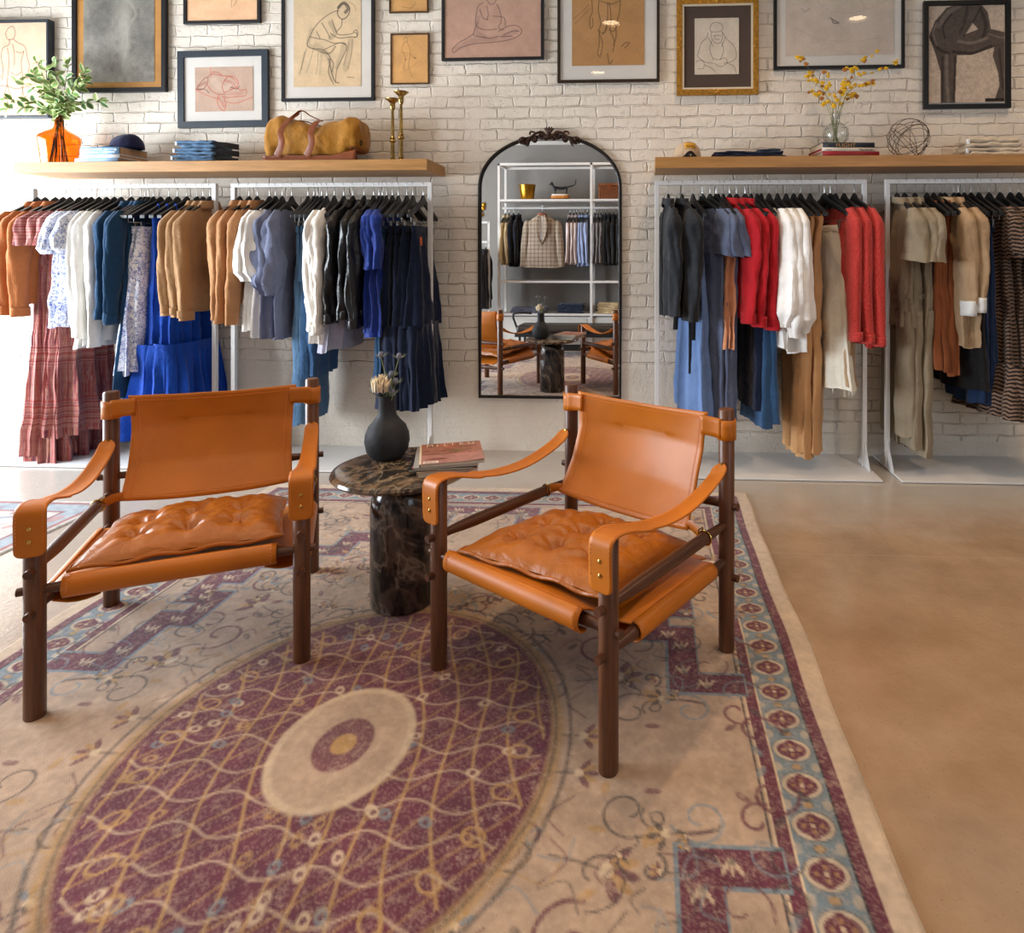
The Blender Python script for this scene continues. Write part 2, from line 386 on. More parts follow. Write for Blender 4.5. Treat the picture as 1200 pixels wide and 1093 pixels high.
# ================================================================== the room
XL, XR, YB, ZC = -5.0, 4.6, -4.85, 3.5
def mat_brick():
    t = NT('painted_brick'); setp(t, .62, spec=.35); x, y, z = t.xyz()
    n = t.noise(9, 4); n2 = t.noise(40, 4)
    def wob(c, nn, k, a): return t.math('ADD', c, t.math('MULTIPLY', t.math('SUBTRACT', nn, .5), k))
    nc = t.n('ShaderNodeSeparateColor', {0: n.outputs['Color']}).outputs; nd = t.n('ShaderNodeSeparateColor', {0: n2.outputs['Color']}).outputs
    vx = wob(wob(x, nc[0], .050, 0), nd[0], .014, 0); vz = wob(wob(z, nc[1], .026, 0), nd[1], .011, 0)
    vec = t.n('ShaderNodeCombineXYZ', {0: vx, 1: vz, 2: 0.0}).outputs[0]
    br = t.n('ShaderNodeTexBrick', {'Vector': vec, 'Scale': 1.0, 'Mortar Size': .0075, 'Mortar Smooth': .9, 'Brick Width': .213, 'Row Height': .0705, 'Bias': 0.0,
                                   'Color1': (.0, 0, 0, 1), 'Color2': (1, 1, 1, 1)}, offset=.5)
    rowj = t.n('ShaderNodeSeparateColor', {0: br.outputs['Color']}).outputs[0]
    fac = br.outputs['Fac']
    fill = t.noise(6, 3).outputs['Fac']                                   # paint fills the joints unevenly
    depth = t.math('MULTIPLY', fac, t.ramp(fill, [(.32, '#181818'), (.66, '#ffffff')]))
    med = t.noise(28, 5, rough=.62).outputs['Fac']; fine = t.noise(160, 3).outputs['Fac']
    pit = t.ramp(t.noise(22, 5, dist=1.2).outputs['Fac'], [(.60, '#000000'), (.68, '#ffffff')])
    hb = t.math('SUBTRACT', t.math('ADD', t.math('MULTIPLY', med, .55), t.math('MULTIPLY', rowj, .28)), t.math('ADD', t.math('MULTIPLY', depth, 1.0), t.math('MULTIPLY', pit, .25)))
    pl = t.noise(34, 6, rough=.7).outputs['Fac']; pl2 = t.ramp(t.noise(60, 3).outputs['Fac'], [(.58, '#000000'), (.64, '#ffffff')])
    hp = t.math('ADD', t.math('SUBTRACT', t.math('MULTIPLY', pl, 1.0), t.math('MULTIPLY', pl2, .2)), .25)
    lim = t.math('ADD', t.math('MULTIPLY', t.noise(2.2, 2).outputs['Fac'], .05), .50)
    lim = t.math('SUBTRACT', lim, t.math('MULTIPLY', t.math('GREATER_THAN', x, .45), .42))
    k = t.math('LESS_THAN', z, lim)
    h = t.math('ADD', t.math('MULTIPLY', hb, t.math('SUBTRACT', 1.0, k)), t.math('MULTIPLY', hp, k))
    h = t.math('ADD', h, t.math('MULTIPLY', fine, .12))
    t.bump(h, .0095, 1.0)
    base = t.ramp(t.noise(3, 4).outputs['Fac'], [(.3, '#ddd2c3'), (.7, '#eae0d2')])
    base = t.mix(t.math('MULTIPLY', depth, .12), base, '#b9a48e')
    rust = t.math('MULTIPLY', t.ramp(t.noise(18, 5, dist=.8).outputs['Fac'], [(.66, '#000000'), (.72, '#ffffff')]), t.ramp(t.noise(1.6, 2).outputs['Fac'], [(.55, '#000000'), (.62, '#ffffff')]))
    base = t.mix(t.math('MULTIPLY', rust, .55), base, '#a3674a')
    t.link(base, 'Base Color'); return t.m
def mat_floor():
    t = NT('polished_concrete'); setp(t, .42, spec=.4); x, y, z = t.xyz()
    a = t.ramp(t.noise(1.1, 6, rough=.6, dist=.5).outputs['Fac'], [(.3, '#8f7864'), (.5, '#a68768'), (.7, '#b59a80')])
    b = t.ramp(t.noise(5, 6, rough=.65).outputs['Fac'], [(.35, '#86705c'), (.7, '#b39c86')])
    c = t.mix(.4, a, b)
    # greyer towards the wall; pale daylight towards the window put into the colour
    g = t.math('ADD', t.math('MULTIPLY', t.math('ADD', y, .95), 1.6), t.math('MULTIPLY', t.noise(2.5, 3).outputs['Fac'], .8), clamp=True)
    gl = t.math('MULTIPLY', t.math('SUBTRACT', -.6, x), .45, clamp=True)
    c = t.mix(t.math('MULTIPLY', t.math('MAXIMUM', g, gl), .85), c, '#b4aea6')
    sp = t.ramp(t.noise(130, 2).outputs['Fac'], [(.66, '#000000'), (.7, '#ffffff')])
    c = t.mix(t.math('MULTIPLY', sp, .35), c, '#5e5044')
    ln = t.math('LESS_THAN', t.math('ABSOLUTE', t.math('ADD', y, t.math('ADD', 1.34, t.math('MULTIPLY', t.noise(3, 2).outputs['Fac'], .02)))), .004)
    c = t.mix(t.math('MULTIPLY', ln, .12), c, '#c9b8a4')
    t.link(c, 'Base Color')
    rr = t.ramp(t.noise(7, 5).outputs['Fac'], [(.3, '#555555'), (.7, '#7d7d7d')]); t.link(rr, 'Roughness')
    t.bump(t.noise(60, 4).outputs['Fac'], .0012); return t.m
MB, MF = mat_brick(), mat_floor()
M_plaster = M('grey_painted_plaster', '#8d8985', .8, var=.05, vs=2, bump=.0008, bs=60)
M_ceil = M('ceiling_paint', '#aaa49c', .85, var=.04, vs=2, bump=.0006)
M_white = M('white_powder_coated_steel', '#d8d6d4', .38, var=.02, vs=3, bump=0)
M_bw = M('white_painted_wood', '#d2cfca', .5, var=.03, bump=.0003)
struct(G().box(((XL+XR)/2, YB/2, -.06), (XR-XL+.4, -YB+.6, .12)).obj('floor', MF, smooth=False))
struct(G().box(((XL+XR)/2, .08, ZC/2), (XR-XL+.3, .16, ZC)).obj('wall_back', MB, smooth=False))
struct(G().box(((XL+XR)/2, YB/2, ZC+.05), (XR-XL+.4, -YB+.6, .1)).obj('ceiling', M_ceil, smooth=False))
struct(G().box((XR+.075, YB/2, ZC/2), (.15, -YB, ZC)).obj('wall_right', M_plaster, smooth=False))
def wall_open(name, m, ax, c, a0, a1, o0, o1, z0, z1, th=.15):
    g = G()
    for (p, q, r, s_) in ((a0, o0, 0, ZC), (o1, a1, 0, ZC), (o0, o1, 0, z0), (o0, o1, z1, ZC)):
        if q-p < .001 or s_-r < .001: continue
        if ax == 'x': g.box((c, (p+q)/2, (r+s_)/2), (th, q-p, s_-r))
        else: g.box(((p+q)/2, c, (r+s_)/2), (q-p, th, s_-r))
    return struct(g.obj(name, m, smooth=False))
wall_open('wall_left', M_bw, 'x', XL-.075, YB, 0, -3.3, -.25, .30, 2.30)
wall_open('wall_front', M_plaster, 'y', YB-.075, XL, XR, 1.7, 3.7, .5, 2.8)
PANE = M_pane('clear_glass')
def window(name, ax, c, o0, o1, z0, z1, nm):
    g = G(); w_ = .06
    def bx(p, q, r, s_):
        if ax == 'x': g.box((c, (p+q)/2, (r+s_)/2), (.06, q-p, s_-r))
        else: g.box(((p+q)/2, c, (r+s_)/2), (q-p, .06, s_-r))
    bx(o0, o1, z0, z0+w_); bx(o0, o1, z1-w_, z1)
    for i in range(nm+1):
        p = o0+w_/2+(o1-o0-w_)*i/nm; bx(p-w_/2, p+w_/2, z0+w_, z1-w_)
    o = struct(g.obj(name, M_bw, smooth=False)); p = G()
    if ax == 'x': p.box((c, (o0+o1)/2, (z0+z1)/2), (.006, o1-o0-.02, z1-z0-.02))
    else: p.box(((o0+o1)/2, c, (z0+z1)/2), (o1-o0-.02, .006, z1-z0-.02))
    pg = p.obj('window_pane', PANE, smooth=False, parent=o); return o
window('window_1', 'x', XL-.05, -3.3, -.25, .30, 2.30, 3)
window('window_2', 'y', YB-.05, 1.7, 3.7, .5, 2.8, 2)
# white crown moulding on the grey wall, seen in the mirror
struct(G().box(((XL+1.6)/2, YB+.02, 2.80), (1.6-XL, .04, .05)).obj('trim_1', M_bw, smooth=False))

# ------------------------------------------------------------------ ceiling lamps
M_lamp_on = M_emit('lit_lamp_diffuser', '#ffe2b8', 22)
M_can = M('lamp_housing_white', '#d8d4cc', .4, var=0, bump=0)
def ceiling_lamp(X, d, power, label, col=(1.0, .70, .44), spot=None, cone=100):
    r = thing('ceiling_lamp', label, 'lamp', (X, -d, ZC), group='round ceiling lamps')
    G().lathe([(.105, 0), (.105, -.05), (.1, -.055), (.085, -.055), (.083, -.03), (.02, -.028)], 32).obj('lamp_housing', M_can, r)
    G().lathe([(.0001, -.034), (.08, -.034), (.08, -.038), (.0001, -.04)], 32).obj('diffuser', M_lamp_on, r)
    l = bpy.data.lights.new('ceiling_lamp_light', 'SPOT'); l.energy = power; l.color = col; l.shadow_soft_size = .06
    l.spot_size = math.radians(cone); l.spot_blend = .9
    o = bpy.data.objects.new('ceiling_lamp_light', l); COL.objects.link(o); o.parent = r; o.location = (0, 0, -.075)
    if spot: o.rotation_euler = spot
ceiling_lamp(-.35, 2.1, 95, 'round ceiling lamp above the gap between the two armchairs')
ceiling_lamp(1.95, 2.1, 110, 'round ceiling lamp above the bare floor on the right')
ceiling_lamp(-2.6, 2.1, 30, 'round ceiling lamp above the small grey rug side')
for X, p, lb in ((-1.6, 30, 'near the wall above the brass candlesticks'), (.45, 55, 'near the wall above the gold framed drawing'), (2.3, 60, 'near the wall above the dark charcoal drawing')):
    ceiling_lamp(X, .85, p, 'round ceiling lamp '+lb, spot=(-.12, 0, 0), cone=125)

for X in (-2.2, -.6, 1.0): ceiling_lamp(X, 3.75, 60, f'added ceiling lamp brightening the reflected shelving, {["left", "middle", "right"][int((X+2.2)/1.6+.5)]} one of three')  # lamps added to brighten the rear wall and shelving in the mirror
# ================================================================== garment rails
RAIL_D, RAIL_Z = .239, 1.683
hookM = M('hanger_steel', '#a5a5a3', .3, 1, var=0, bump=0)
hangM = M('black_hanger_wood', '#15171a', .38, var=.2, vs=20, bump=.0002)
def rail(x0, x1, b0, b1, label):
    r = thing('clothes_rail', label, 'clothes rail', ((x0+x1)/2, -RAIL_D, 0), group='white steel clothes rails'); c = (x0+x1)/2; s = .026; z1 = RAIL_Z
    G().box((0, 0, z1-s/2), (x1-x0, s, s)).obj('hanging_bar', M_white, r, smooth=False, bevel=.002)
    for x in (x0-c+s/2, x1-c-s/2):
        u = G().box((x, 0, (z1-s+.014)/2), (s, s, z1-s-.014)).obj('upright', M_white, r, smooth=False, bevel=.002)
        g = G()
        for k in (-1, 1): g.poly([(k*s/2, .014), (k*.10, .014), (k*s/2, .16)], 'x', x-.003, x+.003)
        g.obj('gusset_plate', M_white, r, smooth=False)
    G().box(((b0+b1)/2-c, 0, .008), (b1-b0, .474, .010)).obj('base_plate', M_white, r, smooth=False, bevel=.002)
    for bx_ in (b0-c+.1, b1-c-.1):
        for by in (-.21, .21): G().lathe([(.011, -.0005), (.011, .004)], 14, (bx_, by, 0)).obj('foot', M('brass_foot', '#c39a4a', .35, 1, var=0, bump=0), r)
    return r
rail(-3.844, -2.6434, -3.93, -2.56, 'white steel clothes rail at far left holding rust jackets and blue dresses')
rail(-2.5485, -1.2977, -2.55, -1.215, 'white steel clothes rail between far left rail and arched mirror')
rail(.0416, 1.2715, -.05, 1.2817, 'white steel clothes rail just right of the arched mirror')
rail(1.3762, 2.607, 1.3839, 2.70, 'white steel clothes rail at far right with olive jumpsuits')

def proto_hanger(clip):
    r = bpy.data.objects.new('clip_hanger' if clip else 'clothes_hanger', None); COL.objects.link(r); r.empty_display_size = .03
    pts = [(0, .012*math.cos(a)+0, .002+.013*math.sin(a)) for a in [math.radians(k) for k in range(200, -61, -20)]]
    pts = [(0, -p[1], p[2]) for p in pts][::1]
    pts = [(0, .014*math.cos(math.radians(a)), .0*0+.0+.014*math.sin(math.radians(a))-.012) for a in range(190, -70, -20)]
    pts += [(0, .0, -.036), (0, 0, -.09)]
    G().tube(catmull(pts, 2), .0018, 8).obj('hook', hookM, r)
    ws = np.linspace(-1, 1, 25); top = []; bot = []
    for k in ws:
        a = abs(k); hd = max(0, 1-(a/.17)**2)*.016
        top.append((k*.213, -.092-.112*a**1.05+hd)); bot.append((k*.213, -.138-.085*a**1.1-(.0 if a < .9 else .002)))
    g = G(); n = len(ws); vs = []; fs = []
    for i, k in enumerate(ws):
        t = .006+.009*abs(k)**1.5
        for (a, b), s in ((top[i], 1), (bot[i], 1)):
            vs += [(-t, a, b), (t, a, b)]
    for i in range(n-1):
        p, q = i*4, (i+1)*4
        fs += [(p, p+1, q+1, q), (p+2, q+2, q+3, p+3), (p, q, q+2, p+2), (p+1, p+3, q+3, q+1)]
    fs += [(0, 2, 3, 1), ((n-1)*4, (n-1)*4+1, (n-1)*4+3, (n-1)*4+2)]
    g.add(vs, fs).obj('hanger_arms', hangM, r, smooth=False, bevel=.0025)
    if clip:
        G().tube([(0, -.19, -.205), (0, -.188, -.245), (0, .188, -.245), (0, .19, -.205)], .0022, 8).obj('clip_bar', hookM, r)
        for s in (-1, 1): G().box((0, s*.13, -.262), (.012, .022, .045)).obj('clip', hookM, r, smooth=False, bevel=.002)
    return r
PROTO = {}
def hanger(loc, rz, label, clip=False):
    if clip not in PROTO: PROTO[clip] = proto_hanger(clip); h = PROTO[clip]
    else: h = tree(PROTO[clip])
    h.location = loc; h.rotation_euler = (0, 0, rz)
    tag(h, label, 'hanger', 'black clothes hangers on the rails'); return h
btnM = M('horn_button', '#4a3a2c', .35, var=.3, vs=60, bump=0)

def garment(s, loc, rz, label, seed):
    """build one hanging garment; local origin is the top of the rail, local y runs from shoulder to shoulder"""
    rnd = random.Random(seed); m = s['mat']; top = s.get('top', True); L = s['L']
    r = thing(s['name'], label, s['cat'], loc, rz, s['group']); sw = s.get('sw', .205)
    hw = s.get('hw', .22); t0 = s.get('t', .032)*.8; t1 = s.get('t1', s.get('t', .032)*1.15)*.85; fold = s.get('fold', .012); nf = s.get('nf', 5); ph = rnd.uniform(0, 6.3); cl = s.get('flare', 0)
    def body_fn(z_top, z_bot, Wf, Tf, A, nf_, seg=96, rows=26, w0=0.0):
        g = G()
        def fn(u, v):
            a = u*2*PI; z = lerp(z_top, z_bot, v); W = Wf(z, v); T = Tf(z, v); c, sn = math.cos(a), math.sin(a)
            w = W*math.copysign(abs(c)**.92, c); x = T*math.copysign(abs(sn)**.75, sn)
            f = A*(v**.7); x += f*math.sin(nf_*c*1.9+ph+.5*math.sin(3*v+ph)) + f*.5*math.sin(nf_*2.3*c+ph*2+v)*1.0
            w += f*.5*math.sin(nf_*1.3*a+ph)
            zz = z+(.006*math.sin(3*a+ph) if v > .98 else 0)
            rf = 1+s.get('fr', .10)*(v**.8)*math.sin(s.get('mf', 7)*a+ph)+s.get('fr', .10)*.5*v*math.sin(s.get('mf', 7)*2.1*a+ph*2+2*v)
            return (x*rf, w*(1+(rf-1)*.35)+w0, zz)
        g.grid(fn, seg, rows, cu=True)
        n = seg; b = (rows-1)*seg
        return g
    if top:
        def Wt(z, v):
            if z > -.215: return interp(-z, [(.118, .06), (.15, .105), (.205, sw), (.215, sw+.006)]) if s.get('collar') else interp(-z, [(.168, .145*sw/.205), (.205, sw*.98), (.215, sw+.002)])
            return interp(-z, [(.215, sw+.004), (.27, sw+.0), (.42, s.get('waist', sw)), (-L if -L > .5 else .5, hw)])
        def Tt(z, v): return interp(-z, [(.118, .022), (.16, .014), (.22, t0*.8), (.35, t0), (max(.45, -L), t1)])
        leg = s.get('legs'); zb = leg if leg else L
        g = body_fn(-.118 if s.get('collar') else -.168, zb, Wt, Tt, fold, nf, rows=30 if not leg else 24); g.wob(.012, 7, seed).wob(.004, 26, seed)
        g.obj('garment_body', m, r)
        if leg:
            for k in (-1, 1):
                lg = body_fn(zb+.09, L, lambda z, v: lerp(hw*.46, s.get('legw', .085), v), lambda z, v: lerp(t1*.75, .038, v), .012, 2, seg=40, rows=18, w0=k*hw*.46)
                lg.wob(.014, 6, seed+k).wob(.004, 22, seed).obj('trouser_leg', m, r)
    else:
        zt = -.268; wt = s.get('wt', .155); leg = s.get('legs')
        def Wb(z, v): return lerp(wt, hw, v**s.get('fp', .8))
        def Tb(z, v): return lerp(.016, t1, v**.8)
        if leg:
            g = body_fn(zt-.03, leg, lambda z, v: lerp(wt, wt+.015, v), lambda z, v: lerp(.018, .032, v), .004, 3, rows=10); g.wob(.005, 8, seed).obj('garment_body', m, r)
            for k in (-1, 1):
                lg = body_fn(leg+.08, L, lambda z, v: lerp(wt*.50, hw*.5, v), lambda z, v: lerp(.028, t1, v), .008, 2, seg=40, rows=18, w0=k*lerp(wt, hw, .35)*.5)
                lg.wob(.012, 6, seed+k).wob(.003, 22, seed).obj('trouser_leg', m, r)
        else:
            tier = s.get('tier'); z2 = tier or L
            g = body_fn(zt-.03, z2, Wb, Tb, fold, nf); g.wob(.010, 7, seed).wob(.003, 24, seed).obj('garment_body', m, r)
            if tier:
                g = body_fn(z2+.012, L, lambda z, v: lerp(hw*1.0, hw*1.13, v), lambda z, v: lerp(t1*1.05, t1*1.5, v), .018, nf*2, rows=14); g.wob(.008, 9, seed).obj('skirt_tier', m, r)
        G().grid(lambda u, v: ((.019)*math.copysign(abs(math.sin(u*2*PI))**.6, math.sin(u*2*PI)), (wt+.004)*math.cos(u*2*PI), lerp(zt, zt-.042, v)), 48, 4, cu=True).obj('waistband', s.get('mat2', m), r, solid=.004)
        if s.get('tag'): G().box((.024, -.10, zt-.09), (.003, .03, .05)).obj('price_tag', M('orange_tag', '#d8622a', .6, var=0, bump=0), r, smooth=False)
    if top and s.get('tier'):
        g = body_fn(s['tier']+.01, L, lambda z, v: hw*lerp(1.0, 1.14, v), lambda z, v: lerp(t1*1.0, t1*1.5, v), .02, nf*2, rows=16); g.wob(.008, 9, seed).obj('skirt_tier', m, r)
    sl = s.get('sleeve')
    if sl:
        ln = s.get('slen', .6)
        for k in (-1, 1):
            g = G(); tx = rnd.uniform(-.012, .012); lean = s.get('lean', .012); w0 = k*(sw-.035)
            rw, rt = s.get('rw', .066)*.95, s.get('rt', .042)*s.get('slim', .74)
            def fn(u, v):
                a = u*2*PI; tt = v*ln
                cw = interp(tt, [(0, 0), (.05, .035), (.10, .045), (.3, .047+lean*.5), (.62, .045+lean)])
                z = -.178-tt*.975-(.012*math.sin(a*1+1) if sl == 'short' and v > .9 else 0)
                if sl == 'puff': pr = interp(v, [(0, .5), (.2, 1.0), (.6, 1.35), (.88, 1.35), (1, .8)])
                elif sl == 'short': pr = interp(v, [(0, .45), (.25, 1), (1, 1.25)])
                elif sl == 'balloon': pr = interp(v, [(0, .45), (.12, .95), (.6, 1.25), (.88, 1.3), (.95, .75), (1, .6)])
                else: pr = interp(v, [(0, .45), (.12, 1), (.5, .92), (.94, .72), (1, .72)])
                pr *= 1+(.10*math.sin(3*a+3*v+seed)+.10*abs(math.sin(2.5*a-5*v+seed*2)))*min(1, v*5)*s.get('crump', 1)
                x = rt*pr*math.sin(a)+tx*v+.010*v*math.sin(5*v+seed); w_ = cw+rw*pr*math.cos(a)*.92
                if sl in ('balloon', 'puff'): x += .008*v*math.sin(6*a+seed); w_ += .008*v*math.cos(5*a)
                return (x, w0+k*w_, z)
            g.grid(fn, 32, 26, cu=True); g.wob(.0065*s.get('crump', 1), 9, seed+k*2, lambda v: min(1, (-.17-v.z)*9) if v.z < -.17 else 0).wob(.0035*s.get('crump', 1), 24, seed+k)
            so = g.obj('sleeve', s.get('smat', m), r)
            zc_ = -.172-ln*.985; wc = w0+k*(.045+lean)
            if s.get('cuff'):
                cm = s.get('cuffmat', m); f = .80 if sl == 'long' else .66
                G().grid(lambda u, v: (rt*f*math.sin(u*2*PI)*1.02+tx+.01*math.sin(5+seed), wc+k*0+rw*f*math.cos(u*2*PI)*.95, zc_+.055-v*s['cuff']), 28, 5, cu=True).wob(.003, 30, seed).obj('cuff', cm, so, solid=.004)
                if s.get('btn'): G().ball((tx+.026, wc-k*.02, zc_+.02), .007, 10, 6, (.5, 1, 1)).obj('button', btnM, so)
    if s.get('collar'):
        cl_ = s['collar']; g = G()
        def cf(u, v):
            a = u*2*PI; rr = lerp(.058, .072+.01*math.cos(a*2), v)
            return (rr*math.sin(a)*.55, rr*math.cos(a)*1.25, -.100-v*.045-.012*abs(math.cos(a))-(.0 if v < .5 else .008*math.sin(a)))
        g.grid(cf, 32, 6, cu=True).wob(.004, 20, seed).obj('collar', s.get('collarmat', m), r, solid=.004)
    if s.get('strap'):
        for k in (-1, 1):
            G().tube([(.0, k*.09, L*0-.13), (.022, k*.105, -.20), (.02, k*.12, -.30)], .007, 8, asp=.35).obj('shoulder_strap', m, r)
            G().tube([(.024+.014*math.cos(q), k*.105, -.19+.018*math.sin(q)) for q in [i*PI/5 for i in range(10)]], .0022, 6, closed=True).obj('strap_ring', M('dark_metal_ring', '#2a2420', .3, 1, var=0, bump=0), r)
    if s.get('belt'):
        zb = s['belt']
        G().grid(lambda u, v: ((t1*.9+.004)*math.sin(u*2*PI), (s.get('waist', sw)+.004)*math.cos(u*2*PI), zb-.03*v), 40, 3, cu=True).obj('waist_belt', m, r, solid=.004)
        for q in (0, 1):
            x0 = t1+.012; y0 = -(s.get('waist', sw)-.05)
            G().tube([(x0, y0, zb), (x0+.012, y0-.02-.02*q, zb-.08), (x0+.004, y0-.015-.03*q, zb-.28-.06*q)], .012, 8, asp=.25).obj('belt_tie', m, r)
    for k, (yy, zz, l2) in enumerate(s.get('ties', [])):
        G().tube([(.01, yy, zz+.06), (.016, yy-.01, zz-.1*l2), (.006, yy-.02, zz-.26*l2)], .013, 8, asp=.25).wob(.005, 12, seed).obj('tie_strap', m, r)
    if s.get('buttons'):
        for i in range(5): G().ball((t0*1.0+.004, 0, -.24-i*.1), .006, 8, 5, (.5, 1, 1)).obj('button', btnM, r)
    if s.get('fringe'):
        g = G()
        for i in range(70):
            a = rnd.random()*2*PI; x, y = t1*math.sin(a), hw*math.cos(a); dz = rnd.uniform(.01, .035)
            g.tube([(x, y, L+.004), (x+rnd.uniform(-.004, .004), y+rnd.uniform(-.006, .006), L-dz)], .0011, 4)
        g.obj('frayed_hem', m, r)
    return r
ORD = {1: [''], 2: ['left of two', 'right of two'], 3: ['leftmost of three', 'middle of three', 'rightmost of three'],
       4: ['leftmost of four', 'second of four', 'third of four', 'last of four']}
SEED = [11]
def hang(spec, us, vhem, desc, place, rail_d=RAIL_D, rz=0.0, rail_z=RAIL_Z, clip=None, rzs=None, xs=None, vsl=None, plural=None):
    """hang a run of look-alike garments on the rail at the given image columns of their hooks"""
    n = len(us or xs)
    for i in range(n):
        X = xs[i] if xs else wx(us[i], rail_d); s = dict(spec)
        dn = .46 if X > -1.2 else .43
        if vhem: s['L'] = wz(vhem if not isinstance(vhem, (list, tuple)) else vhem[i], X, dn)-rail_z
        for key in ('legs', 'tier', 'belt'):
            if key in s and s[key] > 5: s[key] = wz(s[key], X, dn)-rail_z
        if vsl: s['slen'] = -(wz(vsl if not isinstance(vsl, (list, tuple)) else vsl[i], X, dn)-rail_z)-.172
        a = rz+(rzs[i] if rzs else random.Random(SEED[0]).uniform(-.05, .05)); SEED[0] += 1
        lab = (desc+', '+place) if n == 1 else f'{ORD[n][i]} {plural or desc+"s"}, {place}'
        short = plural or desc+'s'
        G.lim = (math.cos(a), math.sin(a), rail_d-.035) if rail_d < 1 else None
        garment(s, (X, -rail_d, rail_z), a, lab, SEED[0]); G.lim = None
        isclip = (not s.get('top', True)) if clip is None else clip
        hl = f'black {"clip " if isclip else ""}hanger holding '+(desc if n == 1 else f'{ORD[n][i]} {short}')
        hanger((X, -rail_d, rail_z), a, hl, isclip)
# ------------------------------------------------------------------ fabrics and garments
FB = dict(
 rust=M_fabric('rust_corduroy', '#b06a3c', 'corduroy'), madras=M_fabric('striped_gauze', '#9a5a58', 'madras'),
 toile=M_fabric('blue_toile_cotton', '#e6e8ee', 'toile', col2='#4a62a8'), white=M_fabric('white_knit', '#e9e6e0', 'rib'),
 denimd=M_fabric('dark_blue_denim', '#0e2c4a', 'denim', col2='#265a80'), navy=M_fabric('navy_denim', '#0f1c33', 'denim', col2='#1f3a60'),
 cobalt=M_fabric('cobalt_crepe', '#0c3f9c', var=.15), tan=M_fabric('tan_suede', '#a07a54', var=.12), camel=M_fabric('camel_suede', '#b07e54', var=.1),
 wcot=M_fabric('white_cotton', '#ece9e4'), slate=M_fabric('slate_blue_gauze', '#6a7088'), jean=M_fabric('washed_denim', '#3c5f80', 'denim', col2='#7896b0'),
 canvas=M_fabric('white_canvas', '#efeae2'), black=M_leather('black_leather', '#141416', .32, crease=.012), royal=M_fabric('royal_blue_silk', '#1a3688', rough=.55),
 inky=M_fabric('ink_blue_denim', '#080e22', 'denim', col2='#182f54'), char=M_fabric('charcoal_linen', '#23262b'), tee=M_fabric('heather_blue_jersey', '#5c6680'),
 chamb=M_fabric('light_chambray', '#6580ae'), peach=M_fabric('peach_pleated', '#c98a66'), red=M_fabric('red_denim', '#b01822', var=.12), coral=M_fabric('coral_red_knit', '#c03a34', 'knit', col2='#d65a50'),
 mid=M_fabric('mid_blue_denim', '#264a72', 'denim', col2='#5679a0'), oat=M_fabric('oat_knit', '#c39465'), cream=M_fabric('cream_denim', '#d8d2c2'), grey=M_fabric('pale_lilac_satin', '#b4b4c4', rough=.5),
 olive=M_fabric('olive_twill', '#6c6048'), oliv2=M_fabric('khaki_linen', '#8a7d68'), brown=M_fabric('brown_rust_linen', '#7e4626'), linen=M_fabric('natural_linen', '#a88c6c'), lcuff=M_fabric('pale_cuff_lining', '#d5d6d4'),
 blk=M_fabric('black_crepe', '#0d0d10'), indigo=M_fabric('indigo_slub_denim', '#14223c', 'denim', col2='#2c4a78'), zig=M_fabric('zigzag_brown_print', '#7a6252', 'zigzag', col2='#1e1512'),
)
def gs(name, cat, mat, group, **k): return dict(name=name, cat=cat, mat=FB[mat], group=group, **k)
# --- far-left rail
R1 = 'on the far-left rail'
hang(gs('corduroy_jacket', 'jacket', 'rust', 'rust corduroy jackets', sleeve='long', rw=.075, rt=.05, collar=1, cuff=.055, btn=1, t=.04), [44, 53, 65], 357, 'rust corduroy jacket', R1+'', vsl=[366, 370, 372], rz=0)
hang(gs('maxi_dress', 'dress', 'madras', 'pink and plum striped gauze dresses', sleeve='short', slen=.2, rw=.07, t=.05, t1=.12, hw=.205, fold=.02, nf=7, waist=.14, fr=.30, mf=11), [74, 82, 93], [534, 545, 512], 'long pink striped dress', R1, rz=0)
hang(gs('toile_blouse', 'blouse', 'toile', 'blue and white toile blouses', sleeve='puff', slen=.26, rw=.072, rt=.05, t=.045, fold=.015), [101, 107, 116], [383, 382, 380], 'blue and white toile blouse', R1)
hang(gs('knit_sweater', 'sweater', 'white', 'white knit sweaters', sleeve='long', rw=.06, rt=.04, t=.032, fold=.006), [125, 134, 142], [408, 404, 400], 'white knit sweater', R1+'', vsl=[396, 398, 408])
hang(gs('denim_shirt', 'shirt', 'denimd', 'dark denim shirts', sleeve='long', rw=.07, rt=.045, collar=1, cuff=.06, btn=1, fold=.014), [154, 165, 170], [372, 376, 374], 'dark blue denim shirt', R1+'', vsl=[374, 378, 380])
hang(gs('denim_dress', 'dress', 'denimd', 'navy dresses', hw=.27, t1=.05, sw=.17, ties=[(-.2, -1.05, 1.6)]), [174], 463, 'dark navy denim dress with a long tie', R1+' behind the toile skirts')
hang(gs('toile_skirt', 'skirt', 'toile', 'blue and white toile skirts', top=False, hw=.25, t1=.055, fold=.02, nf=6), [180, 188], [438, 434], 'blue and white toile skirt', R1, rz=-.05)
hang(gs('tiered_dress', 'dress', 'cobalt', 'cobalt blue tiered dresses', sw=.13, waist=.13, hw=.215, t=.045, t1=.12, fold=.02, nf=8, fr=.28, mf=12, tier=405, strap=1), [198, 208, 219], [515, 515, 515], 'cobalt blue tiered dress', R1)
hang(gs('suede_shirt', 'shirt', 'tan', 'tan suede shirts', sleeve='long', rw=.078, rt=.052, collar=1, t=.04, cuff=.04), [231, 238, 246], [365, 368, 360], 'tan suede shirt', R1, vsl=[370, 372, 376])
